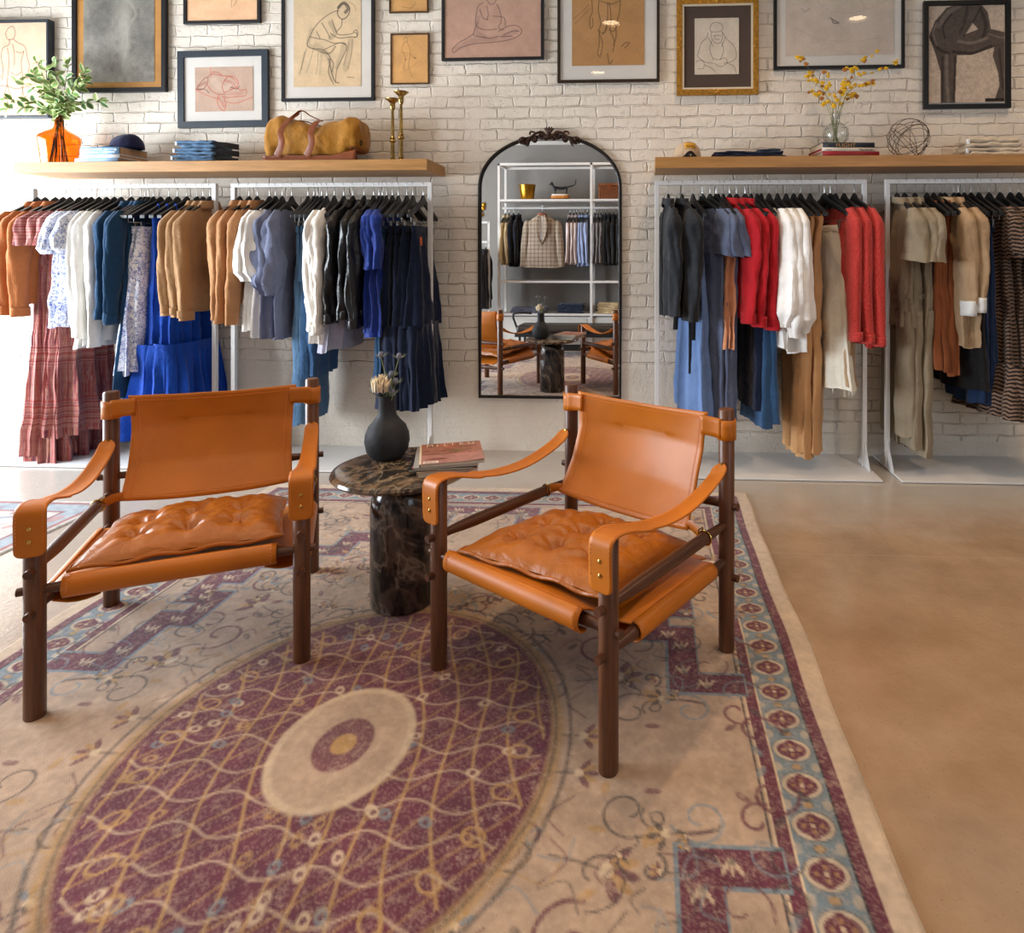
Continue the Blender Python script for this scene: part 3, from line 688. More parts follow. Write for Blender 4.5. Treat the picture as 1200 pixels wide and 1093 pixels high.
# --- second rail
R2 = 'on the rail left of the mirror'
hang(gs('blazer', 'blazer', 'camel', 'camel blazers', sleeve='long', rw=.07, rt=.05, collar=1, t=.04), [281, 292, 301.7], [350, 352, 356], 'camel blazer', R2, vsl=[376, 380, 382])
hang(gs('white_blouse', 'blouse', 'wcot', 'white blouses with full sleeves', sleeve='balloon', rw=.07, rt=.05, slen=.42, fold=.016), [316, 323], [388, 394], 'white full-sleeved blouse', R2)
hang(gs('draped_blouse', 'blouse', 'slate', 'slate blue blouses', sleeve='balloon', rw=.060, rt=.046, slen=.5, fold=.024, crump=2.4), [331, 342], [395, 398], 'slate blue crumpled blouse', R2, rz=.08)
hang(gs('jeans', 'jeans', 'jean', 'washed blue jeans', top=False, hw=.17, t1=.05, legs=330), [361, 368], [500, 498], 'washed blue jeans', R2, plural='washed blue jeans', rz=.1)
hang(gs('cropped_jeans', 'jeans', 'mid', 'cropped blue jeans', top=False, hw=.18, t1=.05, legs=330), [372, 377], [444, 442], 'cropped mid blue jeans', R2, plural='cropped mid blue jeans', rz=.1)
hang(gs('canvas_jacket', 'jacket', 'canvas', 'white canvas jackets', sleeve='long', rw=.082, rt=.055, cuff=.06, t=.045, crump=1.5, fold=.016), [383, 392], [400, 404], 'white canvas jacket', R2, vsl=[388, 392], rz=.1)
hang(gs('slip_dress', 'dress', 'grey', 'pale slip dresses', hw=.23, t1=.05, sw=.15), [403], 412, 'pale lilac slip dress', R2+' behind the white jackets')
hang(gs('leather_jacket', 'jacket', 'black', 'black leather jackets', sleeve='long', rw=.075, rt=.05, collar=1, t=.045, crump=1.6, cuff=.05), [413.5, 426.6, 438], [362, 360, 364], 'black leather jacket', R2, vsl=[380, 376, 386])
hang(gs('ruffled_top', 'blouse', 'royal', 'royal blue ruffled tops', sleeve='long', rw=.06, rt=.045, slen=.35, t=.035, t1=.05, fold=.028, nf=9, crump=1.4), [444, 448, 453], [384, 388, 394], 'royal blue ruffled top', R2, rz=.06)
hang(gs('blue_trousers', 'trousers', 'denimd', 'blue trousers', top=False, hw=.2, t1=.04), [460], 460, 'dark blue clipped skirt', R2)
hang(gs('denim_skirt', 'skirt', 'inky', 'ink blue tiered denim skirts', top=False, hw=.195, t1=.06, fold=.02, tier=384, tag=0), [467, 477, 484], [478, 478, 479], 'ink blue tiered denim skirt', R2)
hang(gs('denim_skirt', 'skirt', 'inky', 'ink blue tiered denim skirts', top=False, hw=.195, t1=.06, fold=.02, tier=384, tag=1), [496], 480, 'ink blue denim skirt with an orange tag', R2)
# --- third rail
R3 = 'on the rail right of the mirror'
hang(gs('linen_jacket', 'jacket', 'char', 'charcoal jackets', sleeve='long', rw=.066, rt=.05, collar=1, t=.042, crump=1.6, ties=[(-.2, -.62, .9)]), [783], 372, 'charcoal linen jacket with hanging ties', R3, vsl=372, rz=.15)
hang(gs('linen_jacket', 'jacket', 'char', 'charcoal jackets', sleeve='long', rw=.085, rt=.07, collar=1, t=.05, crump=1.4, ties=[(-.12, -.70, 1.6), (-.17, -.66, 1.0)]), [799], 374, 'wide charcoal linen jacket with long ties', R3, vsl=378, rz=.25)
hang(gs('chambray_skirt', 'skirt', 'chamb', 'light chambray skirts', top=False, hw=.22, t1=.07, fold=.02), [812], 493, 'long light blue chambray skirt', R3, rz=.2)
hang(gs('jersey_dress', 'dress', 'tee', 'heather blue jersey dresses', sleeve='short', slen=.27, rw=.075, rt=.045, hw=.2, t1=.045, fold=.014), [823, 832, 839], [495, 497, 496], 'long heather blue jersey dress', R3, rz=.25, rzs=[.26, .22, .25])
hang(gs('pleated_top', 'top', 'peach', 'peach pleated tops', hw=.2, t=.028, t1=.034, fold=.012, nf=8), [842, 847.5], [409, 411], 'peach pleated top', R3, rz=.22)
hang(gs('denim_jacket', 'jacket', 'red', 'red jackets', sleeve='long', rw=.085, rt=.05, collar=1, cuff=.06, btn=1, t=.04, crump=1.3), [855, 863, 873], [372, 372, 372], 'red denim jacket', R3, vsl=[380, 384, 388], rz=.22, rzs=[.2, .25, .28])
hang(gs('flared_jeans', 'jeans', 'inky', 'flared jeans', top=False, hw=.23, t1=.05, legs=330), [880], 483, 'ink blue flared jeans', R3+' behind the red jackets', rz=.2)
hang(gs('flared_jeans', 'jeans', 'mid', 'flared jeans', top=False, hw=.23, t1=.06, legs=330, fringe=0), [887, 892], [503, 500], 'mid blue flared jeans', R3, plural='mid blue flared jeans', rz=.2)
hang(gs('peasant_blouse', 'blouse', 'wcot', 'white peasant blouses', sleeve='balloon', rw=.085, rt=.055, cuff=.04, t=.05, fold=.018), [901, 911, 921], [408, 412, 414], 'white peasant blouse', R3, plural='white peasant blouses', vsl=[385, 398, 392], rz=.2)
hang(gs('knit_jumpsuit', 'jumpsuit', 'oat', 'tan knit jumpsuits', sleeve=None, sw=.16, waist=.11, hw=.14, t=.04, legs=398, belt=378, fold=.01, legw=.06), [930, 938, 949], [538, 545, 540], 'tan knit jumpsuit', R3, plural='tan knit jumpsuits', rz=.2)
hang(gs('cream_skirt', 'skirt', 'cream', 'cream denim skirts', top=False, hw=.25, t1=.075, wt=.12, fringe=1, fold=.012), [966], 458, 'cream denim skirt with a frayed hem', R3, rz=.42)
hang(gs('cream_skirt', 'skirt', 'linen', 'cream denim skirts', top=False, hw=.24, t1=.06, wt=.12, fold=.012), [973], 452, 'beige skirt mostly hidden behind the cream denim skirt', R3, rz=.35)
hang(gs('knit_sweater', 'sweater', 'coral', 'coral red knit sweaters', sleeve='long', rw=.072, rt=.05, t=.04, cuff=.05, fold=.008, crump=.5), [979, 989, 1001], [402, 404, 406], 'coral red knit sweater', R3, vsl=[402, 405, 408], rz=.2)
# --- fourth rail
R4 = 'on the far-right rail'
hang(gs('twill_jumpsuit', 'jumpsuit', 'oliv2', 'olive jumpsuits', sleeve='short', slen=.30, rw=.08, rt=.06, waist=.15, hw=.18, t=.045, legs=385, belt=345, collar=1), [1051, 1060, 1072], [518, 530, 540], 'olive short-sleeved jumpsuit', R4, rz=.13)
hang(gs('pinafore_dress', 'dress', 'brown', 'rust brown pinafore dresses', sw=.12, waist=.14, hw=.19, t=.04, t1=.05, strap=1, fold=.014), [1086, 1094, 1102], [434, 436, 441], 'rust brown pinafore', R4, plural='rust brown pinafores', rz=.13)
hang(gs('linen_shirt', 'shirt', 'linen', 'natural linen shirts', sleeve='long', rw=.075, rt=.055, cuff=.08, cuffmat=FB['lcuff'], collar=1, t=.045), [1107, 1118], [406, 408], 'beige shirt with pale cuffs', R4, plural='beige shirts with pale cuffs', vsl=[366, 362], rz=.13)
hang(gs('black_skirt', 'skirt', 'blk', 'black skirts', top=False, hw=.24, t1=.06), [1123], 459, 'black skirt behind the linen shirts', R4, rz=.13)
hang(gs('denim_skirt', 'skirt', 'indigo', 'indigo denim skirts', top=False, hw=.175, t1=.05, wt=.13), [1130, 1138, 1147], [476, 478, 478], 'long indigo denim skirt', R4, rz=.10)
hang(gs('printed_dress', 'dress', 'zig', 'brown zigzag dresses', sleeve='puff', slen=.28, rw=.065, rt=.045, waist=.16, hw=.27, t=.045, t1=.07, tier=430, fold=.02), [1159, 1172, 1184, 1194], [490, 491, 488, 486], 'brown zigzag print dress', R4, rz=.10)
# ================================================================== wall shelves
oakL = M_wood('pale_oak', '#966a35', '#bb884e', .45, 0); oakR = oakL
def shelf(x0, x1, label):
    o = G().box((0, 0, 0), (x1-x0, .333, .064)).obj('wall_shelf', oakL, smooth=False, bevel=.0015, loc=((x0+x1)/2, -.1675, 1.778))
    return tag(o, label, 'shelf', 'thick oak wall shelves')
shelf(-3.864, -1.298, 'thick pale oak wall shelf above the two rails left of the mirror')
shelf(.0424, 2.75, 'thick oak wall shelf above the two rails right of the mirror')
SZ = 1.810
# ================================================================== safari armchairs
walnut = M_wood('dark_walnut', '#46291a', '#74492e', .38, 2)
walnutH = M_wood('dark_walnut_rails', '#3a2014', '#643c26', .36, 1)
cognac = M_leather('cognac_leather', '#bd6a0e', .42); cognacC = M_leather('cognac_cushion_leather', '#a55c0c', .33, crease=.010, coat=.25)
seam = M('leather_edge_dark', '#7c3a10', .6, bump=0); thread = M('orange_thread', '#e08a48', .7, var=0, bump=0)
brass = M('polished_brass', '#c9a255', .22, 1, var=.05, bump=0)
WH, PH, LR = .3214, .3002, .0245
def stitch(g, pts, r=.0011, dash=.0055, gap=.004):
    """a row of short stitches along a path"""
    pts = [Vector(p) for p in pts]; acc = 0; on = True; cur = [pts[0]]
    for a, b in zip(pts, pts[1:]):
        L = (b-a).length; t = 0
        while t < L:
            step = min((dash if on else gap)-acc, L-t); t += step; acc += step; p = a.lerp(b, t/L)
            if acc >= (dash if on else gap)-1e-7:
                if on: g.tube([cur[0], p], r, 4)
                on = not on; acc = 0; cur = [p]
def armchair(label, loc, rz, crot, cshift):
    r = thing('safari_armchair', label, 'armchair', loc, rz, 'cognac leather safari armchairs')
    for sx in (-1, 1):
        for fb, H in ((-1, .562), (1, .752)):                                 # front (towards -y) and back posts
            G().lathe([(.0225, 0), (LR, .004), (LR, H-.005), (LR-.004, H)], 28, (sx*WH, fb*PH, 0)).obj('leg', walnut, r)
        for z in (.395, .283):
            ys = np.linspace(-PH-.043, PH-.01 if False else PH+.0, 15); 
            g = G().tube([(sx*WH, y, z) for y in ys], [interp(y, [(-PH-.05, .011), (-PH+.02, .011), (-PH+.12, .018), (PH-.15, .018), (PH-.02, .011)]) for y in ys], 18)
            g.obj('side_rail', walnutH, r)
    for y, z, e in ((-PH, .338, .038), (PH, .452, .040), (PH, .232, .040)):
        xs = np.linspace(-WH-e, WH+e, 17)
        G().tube([(x, y, z) for x in xs], [interp(abs(x), [(0, .0175), (WH-.12, .0175), (WH-.02, .011), (WH+e, .011)]) for x in xs], 18).obj('crossbar', M_wood('dark_walnut_crossbar', '#3a2014', '#643c26', .36, 0), r)
    # --- seat sling: wraps the front bar, both lower side rails and the rear bar, corners cut away
    g = G(); XF = .255
    def half(t): return interp(t, [(0, XF), (.10, XF+.005), (.17, WH-.004), (.84, WH-.004), (.90, .255), (1, .25)])
    def zs(x, t):
        s = min(1, abs(x)/WH); zc = lerp(.368, .262, t)-.020*math.sin(PI*t); ze = .283+.022
        k = s**3.2
        if t < .14: k *= max(0, (t-.02)/.12)
        if t > .86: k *= max(0, (1-t)/.14)
        return lerp(zc, ze, k)
    g.grid(lambda u, v: ((u*2-1)*half(v), lerp(-PH-.012, PH+.004, v), zs((u*2-1)*half(v), v)), 41, 41)
    seat = g.obj('seat_sling', cognac, r, solid=.004)
    def wrapf(u, v):                                                          # round the front bar
        a = lerp(math.radians(95), math.radians(290), v); return ((u*2-1)*XF, -PH-.004+.026*math.cos(a)-.006, .338+.004+.029*math.sin(a))
    G().grid(wrapf, 24, 16).obj('front_wrap', cognac, seat, solid=.004)
    for sx in (-1, 1):
        def wraps(u, v):
            a = lerp(math.radians(100), math.radians(-95), v); return (sx*(WH+.024*math.cos(a)-.002), lerp(-PH+.105, PH-.10, u), .283+.0245*math.sin(a))
        G().grid(wraps, 20, 14).obj('side_wrap', cognac, seat, solid=.004)
        def flap(u, v): return (sx*(WH-.002-.11*v), lerp(-PH+.105, PH-.10, u), .283-.026-.012*math.sin(PI*v)-.0*v)
        G().grid(flap, 12, 8).obj('side_underflap', cognac, seat, solid=.004)
    g = G(); y0 = -PH-.012
    for sx in (-1, 1): stitch(g, [(sx*(XF-.014), -PH-.010+.0295*math.cos(q), .342+.0325*math.sin(q)) for q in [math.radians(k) for k in range(95, 240, 8)]])
    g.obj('seat_stitching', thread, seat)
    # --- back sling: loops round the two back posts, straps down to brass buckles on the upper side rails
    zt, zb = .738, .402
    def bk(u, v):
        x = u*2-1; zz = lerp(zt, zb, v); W = lerp(.268, .262, v)-.012*math.sin(PI*v)
        y = interp(v, [(0, PH-.022), (.35, PH-.03), (.7, PH-.075), (1, PH-.135)])
        sag = .050*(1-x*x)*math.sin(PI*(.12+.76*v)); dz = -.012*(1-x*x) if v < .3 else -.020*(1-x*x)*(v-.3)/.7
        return (x*W, y+sag, zz+dz)
    back = G().grid(bk, 37, 31).wob(.002, 9, 3).obj('back_sling', cognac, r, solid=.0045)
    g = G(); M1 = .035
    P = lambda x, v: Vector(bk((x+1)/2, v))+Vector((0, -.0045, 0))
    stitch(g, [P(-.9+1.8*i/30, .055) for i in range(31)]); stitch(g, [P(-.9+1.8*i/30, .95) for i in range(31)])
    for sx in (-.9, .9): stitch(g, [P(sx, .055+.895*i/20) for i in range(21)])
    g.obj('back_stitching', thread, back)
    for sx in (-1, 1):
        def loop(u, v):
            a = lerp(math.radians(200), math.radians(-160), u); rr = LR+.0035
            return (sx*(WH-rr*math.cos(a)), PH+rr*math.sin(a)*1.0, .720-v*.062)
        G().grid(loop, 30, 4).obj('post_loop', cognac, back, solid=.004)
        G().grid(lambda u, v: (sx*lerp(.245, WH-.004, u), PH-LR-.004+.004*math.sin(u*3), lerp(.727, .667, v)-.003*u), 8, 5).obj('loop_strap', cognac, back, solid=.005)
        # lower strap and buckle
        p0 = Vector(bk((sx*.98+1)/2, .955)); p1 = Vector((sx*(WH-.022), PH-.135, .405))
        G().tube([p0, p0.lerp(p1, .5)+Vector((0, 0, .004)), p1], .014, 8, asp=.22, up=(0, 0, 1)).obj('lower_strap', cognac, back)
        bkl = G().tube([Vector((sx*(WH-.015), PH-.135, .405))+Vector((0.0, .016*math.cos(q)*1.0, .019*math.sin(q))) for q in [PI/4+i*PI/2 for i in range(4)]], .003, 6, closed=True)
        bkl.tube([(sx*(WH-.036), PH-.135, .405), (sx*(WH-.008), PH-.135, .405)], .0022, 6)
        bkl.tube([(sx*WH+.0205*math.cos(q), PH-.135, .395+.0205*math.sin(q)) for q in [i*PI/8 for i in range(16)]], .0028, 6, closed=True)
        bkl.obj('buckle', brass, back)
    # --- arm straps
    for sx in (-1, 1):
        path = [(PH-LR-.006, .585), (PH-.07, .556), (PH-.16, .528), (PH-.26, .513), (PH-.37, .517), (-PH+.13, .537), (-PH+.06, .558), (-PH+.02, .5665), (-PH-.012, .566), (-PH-.027, .556), (-PH-.0315, .535), (-PH-.031, .49), (-PH-.029, .437)]
        cp = catmull([(0, a, b) for a, b in path], 9); n = len(cp); L = [0]
        for a, b in zip(cp, cp[1:]): L.append(L[-1]+(b-a).length)
        T = L[-1]
        def hwid(l):
            e = min(1, l/.028); f = min(1, (T-l)/.03)
            w_ = interp(l/T, [(0, .024), (.3, .027), (.62, .034), (1, .034)])
            return w_*max(.32, math.sqrt(max(0, 1-(1-e)**2)))-((.018-math.sqrt(max(0, 2*.018*(T-l)-(T-l)**2))) if T-l < .018 else 0)
        vs = []; nu = 9
        for i, p in enumerate(cp):
            tn = (cp[min(i+1, n-1)]-cp[max(i-1, 0)]).normalized(); nm = Vector((0, -tn.z, tn.y)); 
            if nm.z < 0 and abs(tn.y) > .3: nm = -nm
            for k in range(nu):
                q = k/(nu-1)*2-1; cup = .004*q*q*(1 if L[i]/T < .6 else .0)
                tw = .10*q*hwid(L[i])*sx*(1-min(1, L[i]/T*1.6))
                vs.append((sx*WH+q*hwid(L[i]), p.y, p.z+cup+tw))
        fs = [(i*nu+k, i*nu+k+1, (i+1)*nu+k+1, (i+1)*nu+k) for i in range(n-1) for k in range(nu-1)]
        g = G(); g.add(vs, fs); st = g.obj('arm_strap', cognac, r, solid=.0045)
        g = G()
        for q in (-.84, .84):
            g = G(); idx = range(10, n-6); stitch(g, [Vector((sx*WH+q*hwid(L[i]), cp[i].y, cp[i].z))+Vector((0, -.0026 if cp[i].z < .55 and cp[i].y < -PH else 0, .0034+.10*q*hwid(L[i])*sx*(1-min(1, L[i]/T*1.6)) if cp[i].y > -PH-.02 else 0)) for i in idx], .0009); g.obj('strap_stitching', thread, st)
        g = G()
        for z in (.512, .478): g.lathe([(.0055, 0), (.0055, .002), (.0028, .0042), (.0001, .005)], 16, (sx*WH, -PH-.0325, z), Matrix.Rotation(PI/2, 3, 'X'))
        g.obj('brass_stud', brass, st)
        G().tube([(sx*WH, PH-LR-.012, .588), (sx*WH, PH-LR+.004, .586)], .0035, 10).obj('brass_screw', brass, st)
    # --- tufted cushion
    HX, HY_ = .246, .236; g = G()
    tufts = [(a, b) for a in (-.13, 0, .13) for b in (-.125, .005, .13)]
    def prof(x, y, top):
        ex = max(0, 1-abs(x/HX)**3.4); ey = max(0, 1-abs(y/HY_)**3.4); e = (ex*ey)**.55
        h = .066*e if top else -.018*e
        for tx, ty in tufts:
            dd = math.hypot(x-tx, y-ty); q = math.atan2(y-ty, x-tx)
            dep = (.040 if top else .006)*math.exp(-(dd/.030)**1.5)
            if top: dep += .0125*math.exp(-(dd/.06)**2)*(.5+.5*math.sin(q*6+tx*40+ty*23))*min(1, dd/.012)
            h -= dep*e if top else -dep*e
        if top:
            h -= .010*e*(math.exp(-(abs(((x+.0725) % .145)-.0725)/.016)**1.2)*.35+math.exp(-(abs(((y+.0675+.07) % .145)-.0725)/.016)**1.2)*.35)
            h += .006*noise.noise(Vector((x*34, y*34, 2)))*e+.009*noise.noise(Vector((x*13+crot*9, y*13, 5)))*e-.004*abs(noise.noise(Vector((x*22+3, y*22, 9))))*e
            edge = max(abs(x)/HX, abs(y)/HY_)
            h += .004*math.sin(60*(x if abs(y)/HY_ > abs(x)/HX else y))*max(0, (edge-.62)/.38)*e
        return h
    def pos(x, y):
        rr = 1+.05*(abs(x/HX)*abs(y/HY_))**1.5; return x*rr, y*rr
    N = 75
    for top in (1, 0):
        g.grid(lambda u, v: (*pos((u*2-1)*HX, (v*2-1)*HY_), prof((u*2-1)*HX*.999, (v*2-1)*HY_*.999, top)), N if top else 31, N if top else 31)
    tilt = Matrix.Rotation(crot, 3, 'Z') @ Matrix.Rotation(-.10, 3, 'X')
    c0 = Vector((cshift[0], cshift[1], .352))
    def pl(p):
        q = tilt @ Vector(p); q = q+c0; return tuple(q)
    g.v = [pl(p) for p in g.v]; cu = g.obj('seat_cushion', cognacC, r)
    rim = []
    for i in range(120):
        q = i/120*4; k = int(q); t = (q-k)*2-1
        x, y = [(t*HX, -HY_), (HX, t*HY_), (-t*HX, HY_), (-HX, -t*HY_)][k]; x, y = pos(x, y)
        rim.append(pl((x, y, .004*math.sin(i*.7)-.002)))
    G().tube(rim, .0058, 8, closed=True).obj('cushion_piping', cognacC, cu)
    for tx, ty in tufts: G().ball(pl((tx, ty, prof(tx, ty, 1)+.004)), .0095, 12, 6, (1, 1, .5)).obj('tuft_button', cognacC, cu)
    return r
armchair('cognac leather safari armchair on the left, turned towards the marble table', (-1.4706, -2.0303, .009), .4407, .05, (-.005, -.04))
armchair('cognac leather safari armchair on the right, in front of the arched mirror', (-.1894, -2.1099, .009), -.6005, .10, (.01, -.035))
# ================================================================== the large rug
RX0, RX1, RD0, RD1 = -2.02, .51, .68, 4.30
RW, RL = RX1-RX0, RD1-RD0; CUX, CUY = RW/2-.01, RL/2
def rug():
    C = Canvas(RW, RL, .005, '#ab927c', 5); A = 'a'
    BG, BU, BL, DK, GO, CR = '#ab927c', '#60293a', '#6f7f88', '#3c3738', '#a8834e', '#c8b295'
    U = C.X; V = C.Y; e = np.minimum(np.minimum(U, RW-U), np.minimum(V, RL-V))
    inb = lambda a, b: ((e >= a) & (e < b)).astype(float)
    C.blend(inb(0, .062), '#bda892'); C.blend(inb(.062, .092), BU); C.blend(inb(.092, .096), '#2e2a2c'); C.blend(inb(.096, .208), BL); C.blend(inb(.208, .236), BU); C.blend(inb(.205, .209), CR)
    C.blend(inb(.240, .244), CR); C.blend(inb(.250, .253), DK)
    def rosette(x, y):
        C.ell(x, y, .046, .036, CR, .8, .12); C.ell(x, y, .036, .026, BU, 1, .15); C.ell(x, y, .018, .033, BU, 1, .15); C.ell(x, y, .006, .006, CR, .8, .4); [C.ell(x+a, y+b, .006, .005, GO, .6, .4) for a, b in ((-.02, 0), (.02, 0), (0, -.015), (0, .015))]; C.ell(x, y, .047, .038, DK, .45, .1, ring=.05)
    def small(x, y): C.ell(x, y, .012, .009, GO, .8, .3); C.ell(x, y, .012, .010, DK, .6, .15, ring=.1)
    m = .152; st = .108
    for k in range(int((RL-.3)/st)+1):
        y = .15+k*st
        for x in (m, RW-m): rosette(x, y); small(x, y+st/2); 
        for x, s_ in ((m, 1), (RW-m, -1)):
            for dx in (-.045, .045): C.ell(x+dx, y+st/2, .010, .014, CR, .5, .4)
    for k in range(int((RW-.3)/st)+1):
        x = .15+k*st
        for y in (m, RL-m): rosette(x, y); small(x+st/2, y)
    # mirrored fourfold drawing about the middle
    def four(fn):
        for sx in (-1, 1):
            for sy in (-1, 1): fn(lambda p: [(CUX+.01*0+sx*a, CUY+sy*b) for a, b in p])
    def L4(pts, w, col, al=1.0, smooth=True): four(lambda T: C.line(T(pts), w, col, al, smooth))
    def E4(x, y, rx, ry, col, al=1.0, soft=.2, ring=0, rot=0):
        for sx in (-1, 1):
            for sy in (-1, 1): C.ell(CUX+sx*x, CUY+sy*y, rx, ry, col, al, soft, ring, rot*sx*sy)
    # stepped spandrels with blue outline in the corners
    stair = [(.985, .62), (.985, .80), (.915, .80), (.915, .975), (.86, .975), (.86, .70), (.80, .70), (.80, .60), (.70, .60), (.70, .50), (.985, .50), (.985, .62)]
    st2 = [(1.0, .28), (.87, .28), (.87, .52), (.79, .52), (.79, .66), (.875, .66), (.875, .80), (.80, .80), (.80, .92), (.66, .92), (.66, 1.04), (.52, 1.04), (.52, 1.18), (.36, 1.18), (.36, 1.34), (.20, 1.34), (.20, 1.50), (0, 1.50)]
    def band(pts, w, col, al=1): L4(pts, w, col, al, False)
    
    def blocks(h, col, al):
        for (a, b), (c, d) in zip(st2, st2[1:]):
            for sx in (-1, 1):
                for sy in (-1, 1):
                    x0, x1 = sorted((CUX+sx*a, CUX+sx*c)); y0, y1 = sorted((CUY+sy*b, CUY+sy*d)); C.rect(x0-h, y0-h, x1+h, y1+h, col, al)
    blocks(.050, BL, 1); blocks(.041, BU, 1)

    for (a, b), (c, d) in zip(st2, st2[1:]):
        n = max(1, int(math.hypot(c-a, d-b)/.10))
        for i in range(n):
            t = (i+.5)/n; x, y = a+(c-a)*t, b+(d-b)*t; [E4(x+.012*q, y, .005, .020, CR, .8, .3, 0, -q*.5) for q in (-1, 0, 1)]; E4(x, y-.012, .010, .007, DK, .7, .4); L4([(x-.030, y-.022), (x-.016, y+.004), (x-.006, y-.016)], .004, CR, .7)
    # scrolling vines and palmettes in the field
    rng = random.Random(8)
    def scroll(x, y, r, a0, turns, col, w=.009, d=1):
        pts = []
        for i in range(16):
            t = i/15; a = a0+d*t*turns*2*PI; rr = r*(1-t*.78); pts.append((x+rr*math.cos(a), y+rr*math.sin(a)))
        L4(pts, w, col, .85)
    def palm(x, y, s, a, col=BU):
        for k in (-2, -1, 0, 1, 2):
            b = a+k*.5; E4(x+math.cos(b)*s*.6, y+math.sin(b)*s*.6, s*.42, s*.16, col if k % 2 == 0 else GO, .8, .3, 0, b)
        E4(x, y, s*.25, s*.25, CR, .9, .3)
        L4([(x-math.cos(a)*s*.2, y-math.sin(a)*s*.2), (x-math.cos(a)*s*1.2+.03, y-math.sin(a)*s*1.1), (x-math.cos(a)*s*2+.02, y-math.sin(a)*s*2.0)], .006, DK, .7)
    for (x, y, s, a) in [(.26, .86, .07, 1.2), (.60, .62, .075, .4), (.47, .85, .06, 2.0), (.18, 1.08, .06, 1.0), (.68, .30, .07, .2), (1.02, 1.02, .07, .8), (.80, 1.22, .08, .6), (.52, 1.40, .07, 1.2), (.96, 1.42, .07, .7), (.28, 1.22, .06, .2), (1.05, .66, .05, .1), (.60, .06, .05, 0)]:
        palm(x, y, s, a)
    for (x, y, r, a0, tu, cl, dd) in [(.36, .93, .10, .3, .9, BU, 1), (.52, .74, .09, 2.0, 1.0, DK, -1), (.66, .78, .07, 4, .9, BU, 1), (.12, .92, .09, 1.0, 1.1, DK, 1), (.40, 1.06, .08, 3, 1, BL, -1),
        (.62, .44, .08, 5, 1, BU, -1), (.72, .16, .07, 1, 1, DK, 1), (.92, 1.14, .09, 2, 1, BU, 1), (.70, 1.36, .09, 0, 1, DK, -1), (1.04, 1.28, .07, 1, 1, BL, 1), (.36, 1.44, .07, 3, 1, BU, -1),
        (1.04, .86, .06, 2, .9, DK, 1), (.14, 1.22, .05, 0, 1, BU, 1), (.50, .58, .06, 1.5, 1, DK, 1), (1.05, .44, .05, 0, 1, BU, 1), (1.05, .10, .06, 0, 1, BU, 1)]:
        scroll(x, y, r, a0, tu, cl, .010 if cl == BU else .006, dd)
        for q in range(4):
            b = a0+q*1.5; E4(x+r*1.15*math.cos(b), y+r*1.15*math.sin(b), .020, .009, rng.choice([BU, BL, DK, GO]), .7, .4, 0, b+.8)
    for i in range(85): scroll(rng.uniform(.05, 1.05), rng.uniform(.15, 1.56), rng.uniform(.03, .075), rng.uniform(0, 6.3), rng.uniform(.5, 1.2), rng.choice([BU, DK, DK, BL]), rng.uniform(.004, .009), rng.choice([-1, 1]))
    for i in range(46): palm(rng.uniform(.05, 1.05), rng.uniform(.2, 1.52), rng.uniform(.022, .045), rng.uniform(0, 6.3), rng.choice([BU, BL, DK, BU]))
    for i in range(210):
        x, y = rng.uniform(.05, 1.05), rng.uniform(.2, 1.54); a = rng.uniform(0, 6.3); l = rng.uniform(.03, .07)
        L4([(x, y), (x+l*math.cos(a), y+l*math.sin(a)), (x+l*1.6*math.cos(a+.8), y+l*1.6*math.sin(a+.8))], .0045, rng.choice([DK, DK, BU, BL, GO]), .65)
    # medallion
    mx, my = .52, .60
    C.ell(CUX, CUY, mx+.05, my+.05, DK, .9, .02, ring=.006); C.ell(CUX, CUY, mx+.03, my+.03, GO, .75, .03)
    C.ell(CUX, CUY, mx+.012, my+.012, DK, .8, .02, ring=.006); C.ell(CUX, CUY, mx, my, BU, 1, .03)
    ins = (np.hypot((U-CUX)/mx, (V-CUY)/my) < .97).astype(float)
    save = C.a.copy()
    for k in range(-14, 15):
        ph = k*.088
        pts = [(CUX+ph+.022*math.sin(t*9+k), CUY+t) for t in np.linspace(-.6, .6, 15)]
        pts2 = [(x+.25*(y-CUY), y) for x, y in pts]; C.line(pts2, .0075, GO, .85)
        C.line([(x-.9*(y-CUY), y) for x, y in pts], .0055, GO, .6)
    for k in range(-9, 10): C.line([(CUX+t, CUY+k*.085+.018*math.sin(t*30+k*2)) for t in np.linspace(-.55, .55, 24)], .006, CR, .55)
    for i in range(90):
        a = rng.uniform(0, 6.28); q = math.sqrt(rng.random())*.93; x, y = CUX+mx*q*math.cos(a), CUY+my*q*math.sin(a); cl = rng.choice([CR, GO, BL, CR])
        C.ell(x, y, .018, .012, cl, .75, .4, 0, a); C.ell(x, y, .007, .007, BU, .9, .4)
    for i in range(26):
        a = i/26*6.283; x, y = CUX+mx*.86*math.cos(a), CUY+my*.86*math.sin(a); C.ell(x, y, .026, .02, GO, .9, .15, ring=.16, rot=a)
    C.a = save*(1-ins[..., None])+C.a*ins[..., None]
    C.ell(CUX, CUY, .17, .21, CR, .8, .05); C.ell(CUX, CUY, .15, .19, BG, 1, .05); C.ell(CUX, CUY, .07, .09, BU, .9, .1); C.ell(CUX, CUY, .03, .035, GO, 1, .2)
    # worn pile: threads rubbed thin
    C.noise(.16, .12); C.noise(.12, .03)
    wear = np.clip((C.rng.rand(C.ny, C.nx)-.55)*1.2, 0, 1)*.45; C.blend(wear, '#b79f88')
    C.noise(.10, .010)
    r = thing('area_rug', 'large faded oriental rug with burgundy medallion under both armchairs', 'rug', ((RX0+RX1)/2, -(RD0+RD1)/2, 0))
